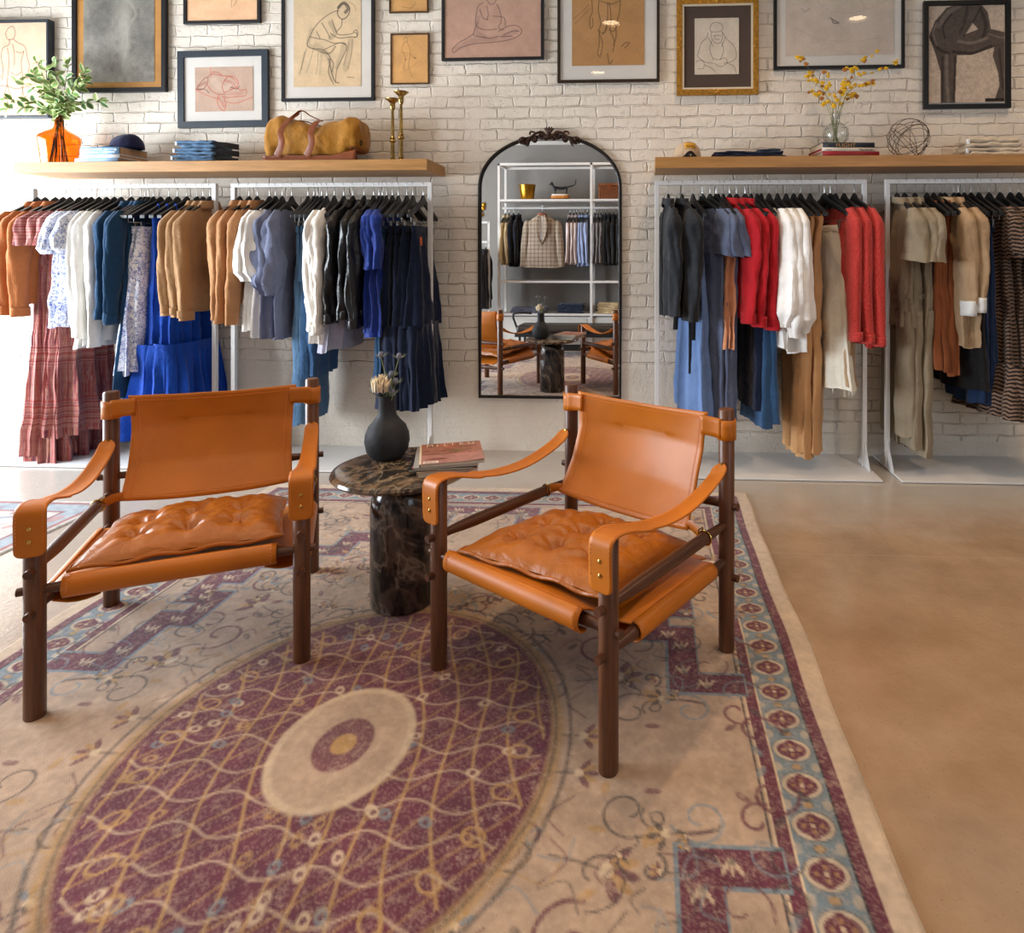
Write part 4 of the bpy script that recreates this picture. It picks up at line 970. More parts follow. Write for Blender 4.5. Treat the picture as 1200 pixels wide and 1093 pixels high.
    def to(x, y):
        lift = .0095+.0015*np.sin(x*7)*np.sin(y*5)*0; ex = np.minimum(np.minimum(x, RW-x), np.minimum(y, RL-y)); lift = .0095*np.clip(ex/.008, .1, 1)
        wv = .004*np.sin(y*5.3+1)+.003*np.sin(y*11); xx = x-RW/2+wv*np.where(x > RW/2, 1, -1)*(np.abs(x/RW-.5)*2)**4
        return xx, RL/2-y+.0*x, lift
    C.obj('rug_pile', M_vcol('rug_wool', .95, .1, .0022, 420, .2, wear=.55), to, r)
rug()
def rug2():
    C = Canvas(1.3, 1.9, .008, '#b9b3ac', 9); rng = random.Random(4)
    e = np.minimum(np.minimum(C.X, 1.3-C.X), np.minimum(C.Y, 1.9-C.Y))
    for a, b, c in ((.03, .05, '#8b5a58'), (.05, .13, '#8f98a0'), (.13, .15, '#8b5a58')): C.blend(((e > a) & (e < b))*1.0, c)
    for i in range(160):
        x, y = rng.uniform(.1, 1.2), rng.uniform(.1, 1.8); C.ell(x, y, rng.uniform(.02, .05), rng.uniform(.012, .03), rng.choice(['#8a7f86', '#a4706a', '#6f7b86', '#d6cfc6']), .75, .3, 0, rng.uniform(0, 3))
    C.noise(.2, .05); C.noise(.15, .016)
    r = thing('small_rug', 'small grey and pink patterned rug at the left edge of the floor', 'rug', (-3.32, -1.92, 0), .0)
    C.obj('rug_pile', M_vcol('rug_wool2', .95, .1, .002, 400, .2), lambda x, y: (x-.65, .95-y, .007*np.clip(np.minimum(np.minimum(x, 1.3-x), np.minimum(y, 1.9-y))/.01, .1, 1)), r)
rug2()

# ================================================================== marble table, vase, magazines
def mat_marble(name, dark, brown, pale, sc, k=1.0):
    t = NT(name); setp(t, .16, spec=.5, coat=.3); t.p.inputs['Coat Roughness'].default_value = .08
    mp = t.n('ShaderNodeMapping', {'Vector': t.co(), 'Rotation': (.5, .3, .6), 'Scale': (1.6, 1.6, .75)}).outputs[0]
    w1 = t.n('ShaderNodeTexNoise', {'Vector': mp, 'Scale': sc, 'Detail': 8, 'Roughness': .58, 'Distortion': 1.7})
    w2 = t.n('ShaderNodeTexWave', {'Vector': mp, 'Scale': sc*.9, 'Distortion': 9, 'Detail': 5, 'Detail Scale': 1.6, 'Detail Roughness': .65})
    a = t.ramp(w1.outputs['Fac'], [(.30, dark), (.46, dark), (.52, brown), (.60, dark), (.72, brown)])
    b = t.ramp(w2.outputs['Fac'], [(.05, '#000000'), (.5, '#333333'), (.8, '#888888'), (.97, '#ffffff')])
    c = t.mix(t.math('MULTIPLY', b, .55*k), a, brown)
    v = t.n('ShaderNodeTexNoise', {'Vector': mp, 'Scale': sc*.45, 'Detail': 5, 'Roughness': .55, 'Distortion': 1.8}).outputs['Fac']
    vein = t.ramp(t.math('ABSOLUTE', t.math('SUBTRACT', v, .5)), [(0, '#ffffff'), (.008, '#999999'), (.02, '#000000')])
    c = t.mix(t.math('MULTIPLY', vein, .5), c, pale); t.link(c, 'Base Color'); return t.m
TBX, TBY = -.872, -1.815
tb = thing('marble_side_table', 'round dark marble side table between the two leather armchairs', 'table', (TBX, TBY, .0095))
G().lathe([(.100, 0), (.108, .003), (.112, .012), (.112, .335), (.109, .37), (.098, .405), (.08, .425), (.055, .437), (.050, .442)], 64).obj('pedestal', mat_marble('black_veined_marble', '#141518', '#54453d', '#a89a8a', 2.4), tb)
G().lathe([(.0001, .437), (.15, .439), (.205, .446), (.235, .458), (.243, .468), (.238, .477), (.222, .482), (.0001, .483)], 80).obj('tabletop', mat_marble('brown_veined_marble', '#2e2b28', '#7d6853', '#c0ae94', 3, 1.5), tb)
TT = .0095+.483
vz = M('matte_black_clay', '#24272c', .62, var=.25, vs=14, bump=.0012, bs=50)
va = thing('bottle_vase', 'matte black bottle vase with thistles standing on the marble table', 'vase', (-.963, -1.735, TT))
G().lathe([(.0001, 0), (.045, 0), (.058, .006), (.074, .03), (.080, .062), (.078, .09), (.066, .118), (.047, .140), (.034, .158), (.031, .18), (.031, .226), (.0325, .231), (.029, .231), (.027, .22), (.027, .17), (.0001, .165)], 56).wob(.0012, 30, 1).obj('vase_body', vz, va)
stemM = M('pale_green_stem', '#7d8a5a', .7, var=.2, vs=30, bump=0); thiM = M('thistle_grey_blue', '#6d6f84', .8, var=.3, vs=80, bump=.001)
brM = M('thistle_bract', '#8c9470', .8, var=.3, vs=40, bump=0); rosM = M('cream_rose_petal', '#ead9b8', .7, var=.08, bump=0, sheen=.2)
def flower(name, label, head, base, kind, seed):
    rnd = random.Random(seed); r = thing(name, label, 'flower', (-.963, -1.735, TT), group='dried flowers in the black vase' if kind == 't' else None)
    h = Vector(head); b = Vector(base); md = (h+b)*.5+Vector((rnd.uniform(-.012, .012), rnd.uniform(-.01, .01), 0))
    G().tube(catmull([b, md, h], 6), .0018, 6).obj('stem', stemM, r)
    if kind == 't':
        s = rnd.uniform(.85, 1.1); G().ball(h+Vector((0, 0, .006)), .0095*s, 12, 8, (1, 1, 1.35)).obj('flower_head', thiM, r)
        g = G()
        for i in range(11):
            a = i/11*2*PI; o = Vector((math.cos(a), math.sin(a), 0)); g.tube([h+o*.004, h+o*.016*s+Vector((0, 0, .003)), h+o*.028*s+Vector((0, 0, .014))], [.0022, .0016, .0003], 5, asp=.4)
        g.obj('bract', brM, r)
    else:
        g = G()
        for ring, (n, rr, zz, op) in enumerate([(4, .007, .007, .2), (5, .015, .005, .45), (7, .023, 0, .75), (8, .031, -.007, 1.05)]):
            for i in range(n):
                a = i/n*2*PI+ring; ax = Vector((math.cos(a), math.sin(a), 0)); tg = Vector((-ax.y, ax.x, 0))
                g.grid(lambda u, v: tuple(h+ax*(rr*(.3+.7*math.sin(v*1.6))+.006*v*op)+tg*((u-.5)*.034*math.sin(PI*(.15+.8*v)))+Vector((0, 0, zz-.012+.030*v-.010*(u-.5)**2*20*v*op))-ax*((u-.5)**2*.03)), 6, 6)
        g.wob(.0015, 60, 3).obj('rose_petals', rosM, r, solid=.0008)
flower('rose', 'cream rose between the thistles in the black vase', (-.014, -.022, .288), (0, 0, .19), 'r', 2)
for i, (hx, hy, hz_, lb) in enumerate([(-.028, .01, .372, 'tall thistle standing at upper left of the black vase'), (.043, .005, .368, 'tall thistle standing at upper right of the black vase'),
    (-.05, -.01, .243, 'low thistle at far left of the vase mouth'), (-.030, -.02, .262, 'low thistle under the cream rose, left side'), (.014, -.024, .258, 'low thistle right of centre in the vase mouth'),
    (.036, -.01, .278, 'low thistle leaning right above the vase mouth'), (.030, -.02, .242, 'lowest thistle at right of the vase mouth'), (.012, .012, .30, 'thistle bud just right of the cream rose')]):
    flower('thistle', lb, (hx, hy, hz_), (hx*.2, hy*.2, .19), 't', 20+i)
# magazines and books on the table
paper = M('paper_pages', '#cfc3b2', .8, var=.08, vs=40, bump=.0004, bs=400)
mgx, mgy = -.715, -1.80; mrz = -.02
def booklet(name, label, cat, x, y, z, w, d, h, rz, cov, group, pagesM=paper, curl=0.0):
    r = thing(name, label, cat, (x, y, z), rz, group)
    G().box((.001, 0, h/2), (w-.003, d-.004, h-.0016)).obj('pages', pagesM, r, smooth=False)
    G().box((0, 0, h-.0005), (w, d, .0011)).obj('front_cover', cov, r, smooth=False)
    G().box((0, 0, .0005), (w, d, .0011)).obj('back_cover', cov, r, smooth=False)
    G().box((-w/2, 0, h/2), (.0012, d, h)).obj('spine', cov, r, smooth=False); return r
covG = M('grey_cover', '#9a9a9c', .45, var=.05, bump=0); covK = M('black_cover', '#1b1b1d', .4, var=0, bump=0); covT = M('tan_cover', '#a58c74', .6, bump=0)
booklet('magazine', 'thick cream magazine at the bottom of the stack on the marble table', 'magazine', mgx-.005, mgy-.005, TT, .20, .235, .017, .36, covT, 'magazines on the marble table')
m2 = booklet('magazine', 'black magazine with orange letters peeking out at left of the table stack', 'magazine', mgx-.012, mgy+.0, TT+.017, .215, .245, .008, .20, covK, 'magazines on the marble table')
text('cover_letters', 'EAT', .05, M('orange_print', '#e0662a', .5, var=0, bump=0), m2, (-.062, -.11, .0085), (0, 0, PI/2), .0002)
booklet('magazine', 'grey magazine directly beneath the top one on the marble table', 'magazine', mgx-.004, mgy+.0, TT+.025, .215, .24, .007, .29, covG, 'magazines on the marble table')
top = thing('magazine', 'top magazine with red rock photo cover and MILIEU title', 'magazine', (mgx+.012, mgy+.004, TT+.032), .33, 'magazines on the marble table')
G().box((.001, 0, .0055), (.212, .234, .010)).obj('pages', paper, top, smooth=False); G().box((-.1085, 0, .0055), (.002, .238, .0115)).obj('spine', M('cream_spine', '#dccbb0', .5, var=0, bump=0), top, smooth=False)
Cv = Canvas(.217, .238, .0016, '#a5705f', 3)
rg = random.Random(5)
for i in range(46):
    x, y = rg.uniform(0, .21), rg.uniform(.05, .23); Cv.ell(x, y, rg.uniform(.008, .035), rg.uniform(.003, .012), rg.choice(['#7c4030', '#b86a52', '#6e5236', '#c98a78', '#94503e']), .7, .3, 0, rg.uniform(-.3, .3))
Cv.rect(0, 0, .217, .22*.45, '#b58580', .6); Cv.ell(.06, .05, .04, .012, '#7a3c30', .8); Cv.ell(.13, .13, .03, .02, '#7d6038', .8); Cv.rect(.012, .008, .062, .03, '#ead8cc', .95); Cv.noise(.18, .012)
for i in range(11): Cv.rect(.018+i*.0036, .011, .0196+i*.0036, .024, '#463a38', .9)
Cv.rect(0, 0, .006, .24, '#e6d6be')
Cv.obj('front_cover', M_vcol('magazine_cover', .35, .5, 0), lambda x, y: (x-.1085, y-.119, .0115+.004*(np.clip((x-.12)/.1, 0, 1)**2)*(1-y/.24)), top)
mil = M('cream_print', '#f0e0c0', .5, var=0, bump=0)
for ch, x in zip('MILIEU', (-.088, -.052, -.026, .003, .030, .062)): text('cover_letter', ch, .036, mil, top, (x, .081, .0122), (0, 0, 0), .0001)
# ================================================================== arched mirror
bronze = M('dark_bronze', '#1d1714', .45, .35, var=.3, vs=60, bump=.0006, bs=90); bronzeO = M('antique_bronze', '#3a251b', .45, .5, var=.5, vs=90, bump=.001, bs=150)
MXC, MHW, MZ0, MZS, MZT = -.621, .455, .337, 1.67, 2.005
mr = thing('wall_mirror', 'tall arched mirror with thin dark frame and carved ornament on top', 'mirror', (MXC, 0, MZ0))
def arch(off, n=48):
    hw, top = MHW-off, MZT-MZ0-off; sp = MZS-MZ0; pts = [(-hw, off), (-hw, sp*.5), (-hw, sp)]
    for i in range(1, n): a = PI-PI*i/n; pts.append((hw*math.cos(a), sp+(top-sp)*math.sin(a)**.96))
    return pts+[(hw, sp), (hw, sp*.5), (hw, off)]
fpts = arch(.008); G().tube([(a, -.016, b) for a, b in fpts], .0105, 10, closed=True, asp=1.1).obj('mirror_frame', bronze, mr)
gp = arch(.012); mirM = NT('silvered_glass'); setp(mirM, 0.0, 1.0); mirM.p.inputs['Base Color'].default_value = (.86, .87, .87, 1)
g = G(); g.poly(gp, 'y', -.012, -.006); g.obj('mirror_glass', mirM.m, mr, smooth=False)
g = G(); zt = MZT-MZ0
def orn(pts, r): g.tube(catmull(pts, 5), r, 8)
for sx in (-1, 1):
    for (cx_, cz, rr, n, tw) in [(.052, -.006, .026, 1.5, 1), (.100, -.030, .020, 1.4, 1), (.028, -.018, .018, 1.3, 1)]:
        sp = []
        for i in range(18): t = i/17; a = tw*t*n*2*PI+.8; r_ = rr*(1-.85*t); sp.append((sx*(cx_+r_*math.cos(a)), -.028, zt+cz+r_*math.sin(a)))
        g.tube(sp, [lerp(.0065, .0045, i/17) for i in range(18)], 8)
    orn([(sx*.03, -.03, zt+.0), (sx*.07, -.032, zt+.012), (sx*.11, -.03, zt-.012), (sx*.15, -.028, zt-.048), (sx*.175, -.026, zt-.052)], [.008]*21)
    orn([(sx*.09, -.03, zt+.012), (sx*.115, -.03, zt+.018), (sx*.125, -.03, zt+.0)], [.006]*11)
    g.ball((sx*.170, -.03, zt-.030), .017, 12, 8); g.tube([(sx*(.168+.024*math.cos(a)), -.026, zt-.038+.02*math.sin(a)) for a in [i*.5-1 for i in range(10)]], .006, 8)
    orn([(sx*.13, -.03, zt-.035), (sx*.14, -.03, zt-.062), (sx*.15, -.028, zt-.066)], [.006, .005, .004]*4)
for k in (-2, -1, 0, 1, 2):
    a = k*.42; g.tube([(0, -.03, zt+.002), (.02*math.sin(a), -.036, zt+.026), (.042*math.sin(a), -.032, zt+.012+.036*math.cos(a))], [.006, .009, .004], 8)
g.ball((0, -.034, zt+.0), .014, 12, 8); g.ball((0, -.03, zt-.014), .02, 12, 8, (1.6, .5, .7))
g.obj('carved_ornament', bronzeO, mr)

# ================================================================== framed drawings
FR = dict(black=M('black_frame_wood', '#17161a', .4, var=.2, vs=40, bump=.0003), slate=M('slate_frame_wood', '#2b333c', .45, var=.1, bump=.0003), brown=M('bronze_frame', '#33261c', .4, .3, var=.2, bump=0),
  gilt=M('gilt_frame', '#b07f32', .38, .75, var=.35, vs=60, bump=.0012, bs=120), thin=M('thin_brass_frame', '#5a4026', .4, .5, var=.2, bump=0), ebony=M('ebony_frame', '#110e0d', .35, var=.1, bump=.0002))
matW = M('white_mat_board', '#d9d3cb', .9, var=.03, bump=.0002); matB = M('brown_mat_board', '#4a3c34', .9, var=.05, bump=0); matG = M('gold_mat_board', '#b5803f', .7, var=.1, bump=.0003)
linn = M('linen_liner', '#c9bba2', .8, var=.1, bump=.0004, bs=300); goldL = M('gold_liner', '#b98a3a', .35, .7, var=.1, bump=0)
ART = M_vcol('drawing_paper', .9, .15, .0004, 200); glassP = M_pane('picture_glass')
def framed(label, box, fw, dep, fm, layers, art, draw, glass=True, res=.003, paper='#c9a987', tilt=0.0, group='framed drawings on the brick wall'):
    """box: outer X0, X1, Z0, Z1; layers: [(inset from the frame's inner edge, material)]; art: inset rect (l, r, b, t) from outer box"""
    X0, X1, Z0, Z1 = box; W, H = X1-X0, Z1-Z0
    r = thing('framed_drawing', label, 'picture', ((X0+X1)/2, 0, Z0), 0, group); r.rotation_euler = (0, tilt, 0)
    y0 = -.006; yb = -dep
    def ring(w, h, t, ya, yb_, name, m, par, bev=.0015, zc=H/2):
        g = G(); o = [(-w/2, zc-h/2), (w/2, zc-h/2), (w/2, zc+h/2), (-w/2, zc+h/2)]; i = [(-w/2+t, zc-h/2+t), (w/2-t, zc-h/2+t), (w/2-t, zc+h/2-t), (-w/2+t, zc+h/2-t)]
        vs = [(a, ya, b) for a, b in o]+[(a, ya, b) for a, b in i]+[(a, yb_, b) for a, b in o]+[(a, yb_, b) for a, b in i]; fs = []
        for k in range(4):
            j = (k+1) % 4; fs += [(k, j, j+4, k+4), (8+k, 12+k, 12+j, 8+j), (k, 8+k, 8+j, j), (4+k, 4+j, 12+j, 12+k)]
        return g.add(vs, fs).obj(name, m, par, smooth=False, bevel=bev)
    ring(W, H, fw, y0, yb, 'picture_frame', fm, r)
    g = G().box((0, y0-.003, H/2), (W-fw, .004, H-fw)).obj('backing_board', matW, r, smooth=False)
    yi = yb+.010 if dep < .06 else yb+.012
    for k, (ins, m, nm) in enumerate(layers):
        ww, hh = W-2*fw-2*ins, H-2*fw-2*ins
        if nm == 'liner': ring(ww+.0, hh, .012, y0-.004, yb+.003, 'frame_liner', m, r, 0)
        else: G().box((0, yi+.001-.0006*k, H/2), (ww, .0012, hh)).obj(nm, m, r, smooth=False)
    l, rr, b, t = art; aw, ah = W-l-rr, H-b-t
    C = Canvas(aw, ah, res, paper, len(label)); draw(C, aw, ah)
    ax0, az0 = -W/2+l, b; ya = yi-.0022
    C.obj('drawing_sheet', ART, lambda x, y: (ax0+x, ya+0*x, az0+y), r)
    if glass: hw_, hh_ = W/2-fw, H/2-fw; G().add([(-hw_, yb+.004, H/2-hh_), (hw_, yb+.004, H/2-hh_), (hw_, yb+.004, H/2+hh_), (-hw_, yb+.004, H/2+hh_)], [(0, 1, 2, 3)]).obj('glass_pane', glassP, r, smooth=False)
    return r
def px_box(u0, u1, v0, v1, d=.03):
    a, b = wx(u0, d), wx(u1, d); m = (a+b)/2; return (a, b, wz(v1, m, d), wz(v0, m, d))
def ins_px(box, u0, u1, v0, v1, d=.03):
    """insets of an inner rectangle measured against its frame"""
    a, b, c, e = px_box(u0, u1, v0, v1, d); return (max(.0, a-box[0]), max(0, box[1]-b), max(0, c-box[2]), max(0, box[3]-e))
def sketch(strokes, box_uv, col='#4a423e', wd=.0035, al=.8, wob=0.0):
    """strokes given in the reference grid of the sheet (u right, v down) scaled onto the sheet"""
    u0, u1, v0, v1 = box_uv
    def f(C, aw, ah):
        C.noise(.08, .05); C.noise(.05, .01)
        for s_ in strokes:
            c_, w_, a_ = col, wd, al
            if isinstance(s_, dict): c_, w_, a_, s_ = s_.get('c', col), s_.get('w', wd), s_.get('a', al), s_['p']
            C.line([((u-u0)/(u1-u0)*aw, (v1-v)/(v1-v0)*ah) for u, v in s_], w_, c_, a_)
    return f
# 1: standing male torso, box frame with deep side
b1 = px_box(-42, 53, 27, 134, .055); b1 = (b1[0]-.03, b1[1]+.016, b1[2]-.022, b1[3]+.022)
s1 = [[(8, 34), (6, 40), (9, 46), (15, 45), (17, 38), (14, 31), (8, 34)], [(10, 46), (10, 52), (3, 56), (1, 66), (3, 80), (2, 92)], [(15, 46), (20, 50), (28, 55), (31, 68), (33, 78), (30, 92)], [(8, 56), (10, 70), (9, 84), (8, 98), (12, 112)], [(27, 60), (24, 72), (25, 84), (26, 100), (24, 116)],
      [(14, 52), (16, 62), (16, 76)], [(12, 84), (18, 88), (24, 84)], [(0, 88), (-8, 96), (-14, 92)], [(31, 92), (34, 86), (36, 94)], [(8, 98), (2, 118), (0, 130)], [(24, 100), (28, 118), (27, 130)], [(18, 60), (23, 62), (27, 60)], [(-10, 100), (6, 100), (20, 103), (40, 98)]]
framed('drawing of a bare-chested standing man in a deep slate box frame at far left', b1, .014, .052, FR['slate'], [], (.016, .016, .018, .018), sketch(s1, (-42, 53, 27, 134), '#5f4038', .0052, .8), paper='#ddb89c', glass=False)
# 2: large grey charcoal sheet on gold mat
b2 = px_box(84, 194, -70, 108)
def d2(C, w, h):
    C.noise(.35, .13); C.noise(.18, .03); C.noise(.14, .008)
    C.ell(w*.55, h*.60, w*.13, h*.18, '#aaa598', .35, .9); C.ell(w*.58, h*.34, w*.07, h*.22, '#b0ab9e', .5, .8); C.ell(w*.50, h*.72, w*.09, h*.06, '#b5b0a4', .5, .8); C.line([(w*.62, h*.62), (w*.74, h*.52), (w*.68, h*.45)], .02, '#a8a498', .4); C.line([(w*.60, h*.44), (w*.62, h*.3), (w*.55, h*.12)], .012, '#a8a498', .4)
    C.ell(w*.28, h*.5, w*.2, h*.3, '#5e5c58', .25, 1.2); C.ell(w*.85, h*.4, w*.12, h*.3, '#615f5a', .25, 1.2)
framed('large smudged grey charcoal drawing on gold mat in a black frame', b2, .030, .032, FR['black'], [(.0, matG, 'gold_mat')], ins_px(b2, 97, 180, -60, 96), d2, paper='#8b877e')
# 3: small frame at the top, left
b3 = px_box(214, 304, -56, 27)
framed('small peach sketch in a black frame cut off by the top edge, left of centre', b3, .020, .026, FR['black'], [], (.022, .022, .022, .022), sketch([[(270, 8), (269, 3), (272, -6), (275, 0), (272, 6)], [(262, -20), (270, -6)], [(240, -30), (250, -10), (262, -20), (272, -34)], [(236, -36), (250, -46), (268, -40)]], (218, 299, -50, 22), '#6a4a3c', .0035), paper='#e2b48e', glass=False)
# 4: red crayon reclining figure
b4 = px_box(208, 314, 58.5, 149)
s4 = [dict(p=[(250, 94), (262, 104), (276, 98)], w=.045, a=.22, c='#e8cdbd'), dict(p=[(264, 94), (274, 98), (270, 104)], w=.02, a=.35, c='#a8483a'), dict(p=[(256, 114), (262, 124)], w=.02, a=.35, c='#c0604e'), dict(p=[(232, 100), (240, 96)], w=.02, a=.4, c='#8a4a40'), dict(p=[(268, 110), (284, 109)], w=.02, a=.3, c='#c0604e')]+[dict(p=p, c=c) for c, p in [('#b8503e', [(243, 90), (248, 86), (258, 88), (270, 90), (278, 98)]), ('#8a4038', [(233, 98), (238, 92), (243, 90), (242, 98), (236, 104), (230, 103), (233, 98)]), ('#b8503e', [(242, 98), (248, 106), (256, 110), (264, 110)]), ('#b8503e', [(262, 108), (260, 100), (266, 90), (274, 90), (279, 97), (276, 102), (268, 106), (262, 108)]),
      ('#c05a48', [(276, 102), (282, 106), (288, 105), (287, 112), (278, 113), (268, 114), (260, 113)]), ('#c05a48', [(256, 110), (254, 118), (257, 126), (262, 129), (264, 122), (262, 114)]), ('#c8685a', [(262, 118), (275, 121), (290, 116), (296, 114)]), ('#b8503e', [(248, 84), (254, 84), (260, 88)]), ('#5a3a38', [(230, 103), (240, 104), (244, 108)]), ('#5a3a38', [(270, 102), (277, 104), (280, 101)]), ('#c8685a', [(246, 77), (247, 88)]), ('#c8685a', [(228, 103), (240, 110), (256, 116)])]]
framed('red crayon sketch of a reclining figure in a wide slate frame, hung slightly crooked', b4, .042, .03, FR['slate'], [(0, matW, 'mat_board')], ins_px(b4, 228, 296, 78, 130), sketch(s4, (228, 296, 78, 130), wd=.0050, al=.85), paper='#c2a592', tilt=-.008, res=.0025)
# 5: seated figure, pencil
b5 = px_box(329, 438, -32, 118)
s5 = [(395, 10), (399, 4), (406, 5), (409, 11), (406, 19), (400, 22), (395, 17), (395, 10)]
s5 = [dict(p=[(396, 8), (402, 3), (407, 9), (404, 14)], w=.022, a=.7), dict(p=[(364, 34), (360, 50), (366, 54)], w=.03, a=.22), dict(p=[(370, 52), (384, 66), (388, 92)], w=.035, a=.20), dict(p=[(386, 26), (392, 38), (386, 44)], w=.03, a=.28), dict(p=[(402, 52), (398, 66), (394, 78)], w=.03, a=.22), dict(p=[(410, 46), (408, 62), (404, 80)], w=.04, a=.18), dict(p=[(366, 56), (384, 62), (392, 54)], w=.012, a=.5), dict(p=[(356, 60), (352, 80)], w=.012, a=.3), dict(p=[(376, 60), (374, 86)], w=.02, a=.15), dict(p=s5, w=.007), [(396, 12), (388, 14), (376, 22), (367, 32), (362, 42), (359, 52), (365, 56)], [(362, 42), (370, 44), (380, 46), (390, 50), (402, 50), (405, 56), (400, 68), (394, 80), (392, 96)], [(365, 56), (378, 58), (386, 68), (384, 84), (390, 98)], [(386, 68), (390, 74), (388, 84)], [(388, 22), (392, 34), (396, 40), (408, 40), (416, 38), (417, 43), (410, 43), (396, 44), (386, 38)], [(376, 26), (382, 36), (386, 44)],
      [(413, 37), (417, 35), (418, 42), (414, 44)], [(370, 36), (374, 44)], [(400, 22), (399, 30), (394, 36)], dict(p=[(358, 56), (354, 70), (350, 86)], a=.5), dict(p=[(366, 58), (362, 72), (358, 84)], a=.4), dict(p=[(372, 60), (371, 76), (369, 86)], a=.4), dict(p=[(412, 46), (411, 62), (407, 80)], a=.35, w=.008), dict(p=[(408, 50), (405, 64), (402, 76)], a=.35, w=.008), dict(p=[(406, 90), (414, 91)], a=.6), dict(p=[(378, 58), (396, 50), (404, 52)], w=.005), dict(p=[(408, 2), (414, 6), (416, 12)], a=.3, w=.008), dict(p=[(384, 68), (390, 92), (396, 97)], w=.006)]
framed('pencil drawing of a hunched seated figure in a black frame with white mat', b5, .020, .026, FR['black'], [(0, matW, 'mat_board')], ins_px(b5, 343, 422, -20, 101), sketch(s5, (343, 422, -20, 101), '#39332f', .0052, .8), paper='#d8bd98', res=.0025)
# 6, 7: two small tan sheets
b6 = px_box(455, 501, -44, 14); framed('small tan sheet in thin brown frame at the top edge, above its twin', b6, .009, .02, FR['thin'], [], (.01, .01, .01, .01), sketch([[(470, 6), (480, 8), (486, 3)], [(474, -20), (478, -8), (484, -16)]], (457, 499, -42, 12), '#5a3a20', .003), paper='#d3a063')
b7 = px_box(456.5, 502, 38, 98)
framed('small tan sheet with faint figure marks in thin brown frame above the candlesticks', b7, .009, .02, FR['thin'], [], (.01, .01, .01, .01), sketch([[(472, 46), (475, 43), (477, 47), (473, 49)], [(473, 49), (470, 58), (474, 66), (472, 80)], [(476, 48), (480, 60), (478, 76), (482, 88)], dict(p=[(474, 68), (475, 69)], w=.006), dict(p=[(484, 66), (486, 68)], w=.006), dict(p=[(470, 60), (478, 62), (486, 67)], a=.4), dict(p=[(468, 84), (480, 78), (490, 70)], a=.3)], (459, 500, 41, 95), '#6a4626', .0028), paper='#d6a468')
# 8: kneeling figure on pink paper
b8 = px_box(517, 637, -76, 70)
s8 = [dict(p=[(560, 20), (558, 36), (568, 42)], w=.03, a=.18), dict(p=[(534, 56), (556, 46), (580, 44)], w=.035, a=.15), dict(p=[(590, 42), (604, 36)], w=.03, a=.18), [(572, -12), (570, -4), (574, 4), (580, 2), (582, -6)], [(566, 2), (560, 6), (558, 16), (557, 26), (562, 32), (572, 34), (582, 33)], [(560, 24), (556, 34), (555, 40), (564, 42), (574, 44), (582, 42)], [(570, 6), (572, 16), (570, 22)], [(582, 4), (586, 14), (587, 24), (584, 32), (590, 34)], [(555, 38), (546, 44), (538, 48), (530, 56), (532, 60), (540, 54), (556, 50), (572, 49), (584, 48)], [(578, 18), (590, 20), (592, 30)], [(584, 36), (596, 30), (606, 30), (611, 36), (607, 42), (596, 46), (584, 48)], [(590, 40), (600, 36), (608, 36)], [(582, 42), (590, 42), (600, 42)], [(562, 10), (566, 20), (572, 22)]]
framed('ink drawing of a kneeling figure on pink paper in a black frame', b8, .018, .026, FR['black'], [], (.02, .02, .02, .02), sketch(s8, (521, 633, -72, 66), '#4c3640', .0046, .8), paper='#c49c88')
# 9: standing legs on kraft paper
b9 = px_box(653, 773, -66, 96)
s9 = [[(703, -6), (701, 10), (704, 26), (702, 36), (706, 50), (704, 64)], [(712, 2), (712, 20), (710, 32), (706, 40)], [(714, 2), (716, 18), (715, 34), (720, 48), (718, 60)], [(727, -4), (726, 14), (722, 28), (722, 42), (719, 52)], [(693, -6), (694, 12), (691, 20), (692, 32), (695, 28), (694, 20)], [(704, 0), (716, 4), (727, 0)], dict(p=[(672, 20), (680, 14), (690, 4)], a=.4), dict(p=[(674, 26), (684, 16), (692, 8)], a=.4), dict(p=[(728, 54), (733, 50), (738, 50), (732, 56)], a=.8), dict(p=[(700, 34), (708, 38), (712, 30)], w=.006, a=.6), dict(p=[(714, 34), (719, 36), (723, 30)], w=.006, a=.6), [(712, 62), (714, 74), (718, 70)], [(702, 36), (702, 52), (700, 62), (704, 66)]]
framed('drawing of two standing legs on brown kraft paper with white mat', b9, .018, .026, FR['brown'], [(0, matW, 'mat_board')], ins_px(b9, 670, 755, -50, 76), sketch(s9, (670, 755, -50, 76), '#443024', .0050, .8), paper='#b98a58')
# 10: gilt frame, seated man in cap
b10 = px_box(793, 889, -2, 111)
s10 = [[(832, 34), (834, 28), (840, 26), (846, 29), (847, 35), (842, 37), (834, 37), (832, 34)], [(834, 37), (834, 44), (838, 50), (844, 50), (847, 43), (846, 37)], [(836, 42), (840, 41), (845, 42)], [(830, 38), (828, 44), (822, 50), (818, 62), (818, 66), (826, 72), (836, 74)], [(847, 38), (852, 46), (860, 54), (863, 66), (858, 72), (848, 74)], [(834, 48), (832, 58), (836, 70)], [(846, 50), (848, 60), (844, 70)], [(830, 44), (836, 54)], [(850, 44), (846, 54)], [(836, 68), (842, 70), (850, 68), (852, 74), (844, 78), (838, 74)], [(816, 72), (820, 70), (825, 73), (824, 80), (817, 80)], [(826, 76), (834, 80), (838, 84)], [(852, 74), (860, 78), (863, 86)], [(838, 42), (837, 45)], [(838, 46), (843, 46)]]
r10 = framed('pencil sketch of a seated man in a cap, brown mat and ornate gilt frame', b10, .034, .036, FR['gilt'], [(.012, matB, 'mat_board'), (0, linn, 'liner')], ins_px(b10, 814, 866, 21, 87), sketch(s10, (814, 866, 21, 87), '#4a423c', .0032, .85), paper='#c4b8a8', res=.002, glass=False)
W10, H10 = b10[1]-b10[0], b10[3]-b10[2]; g = G()
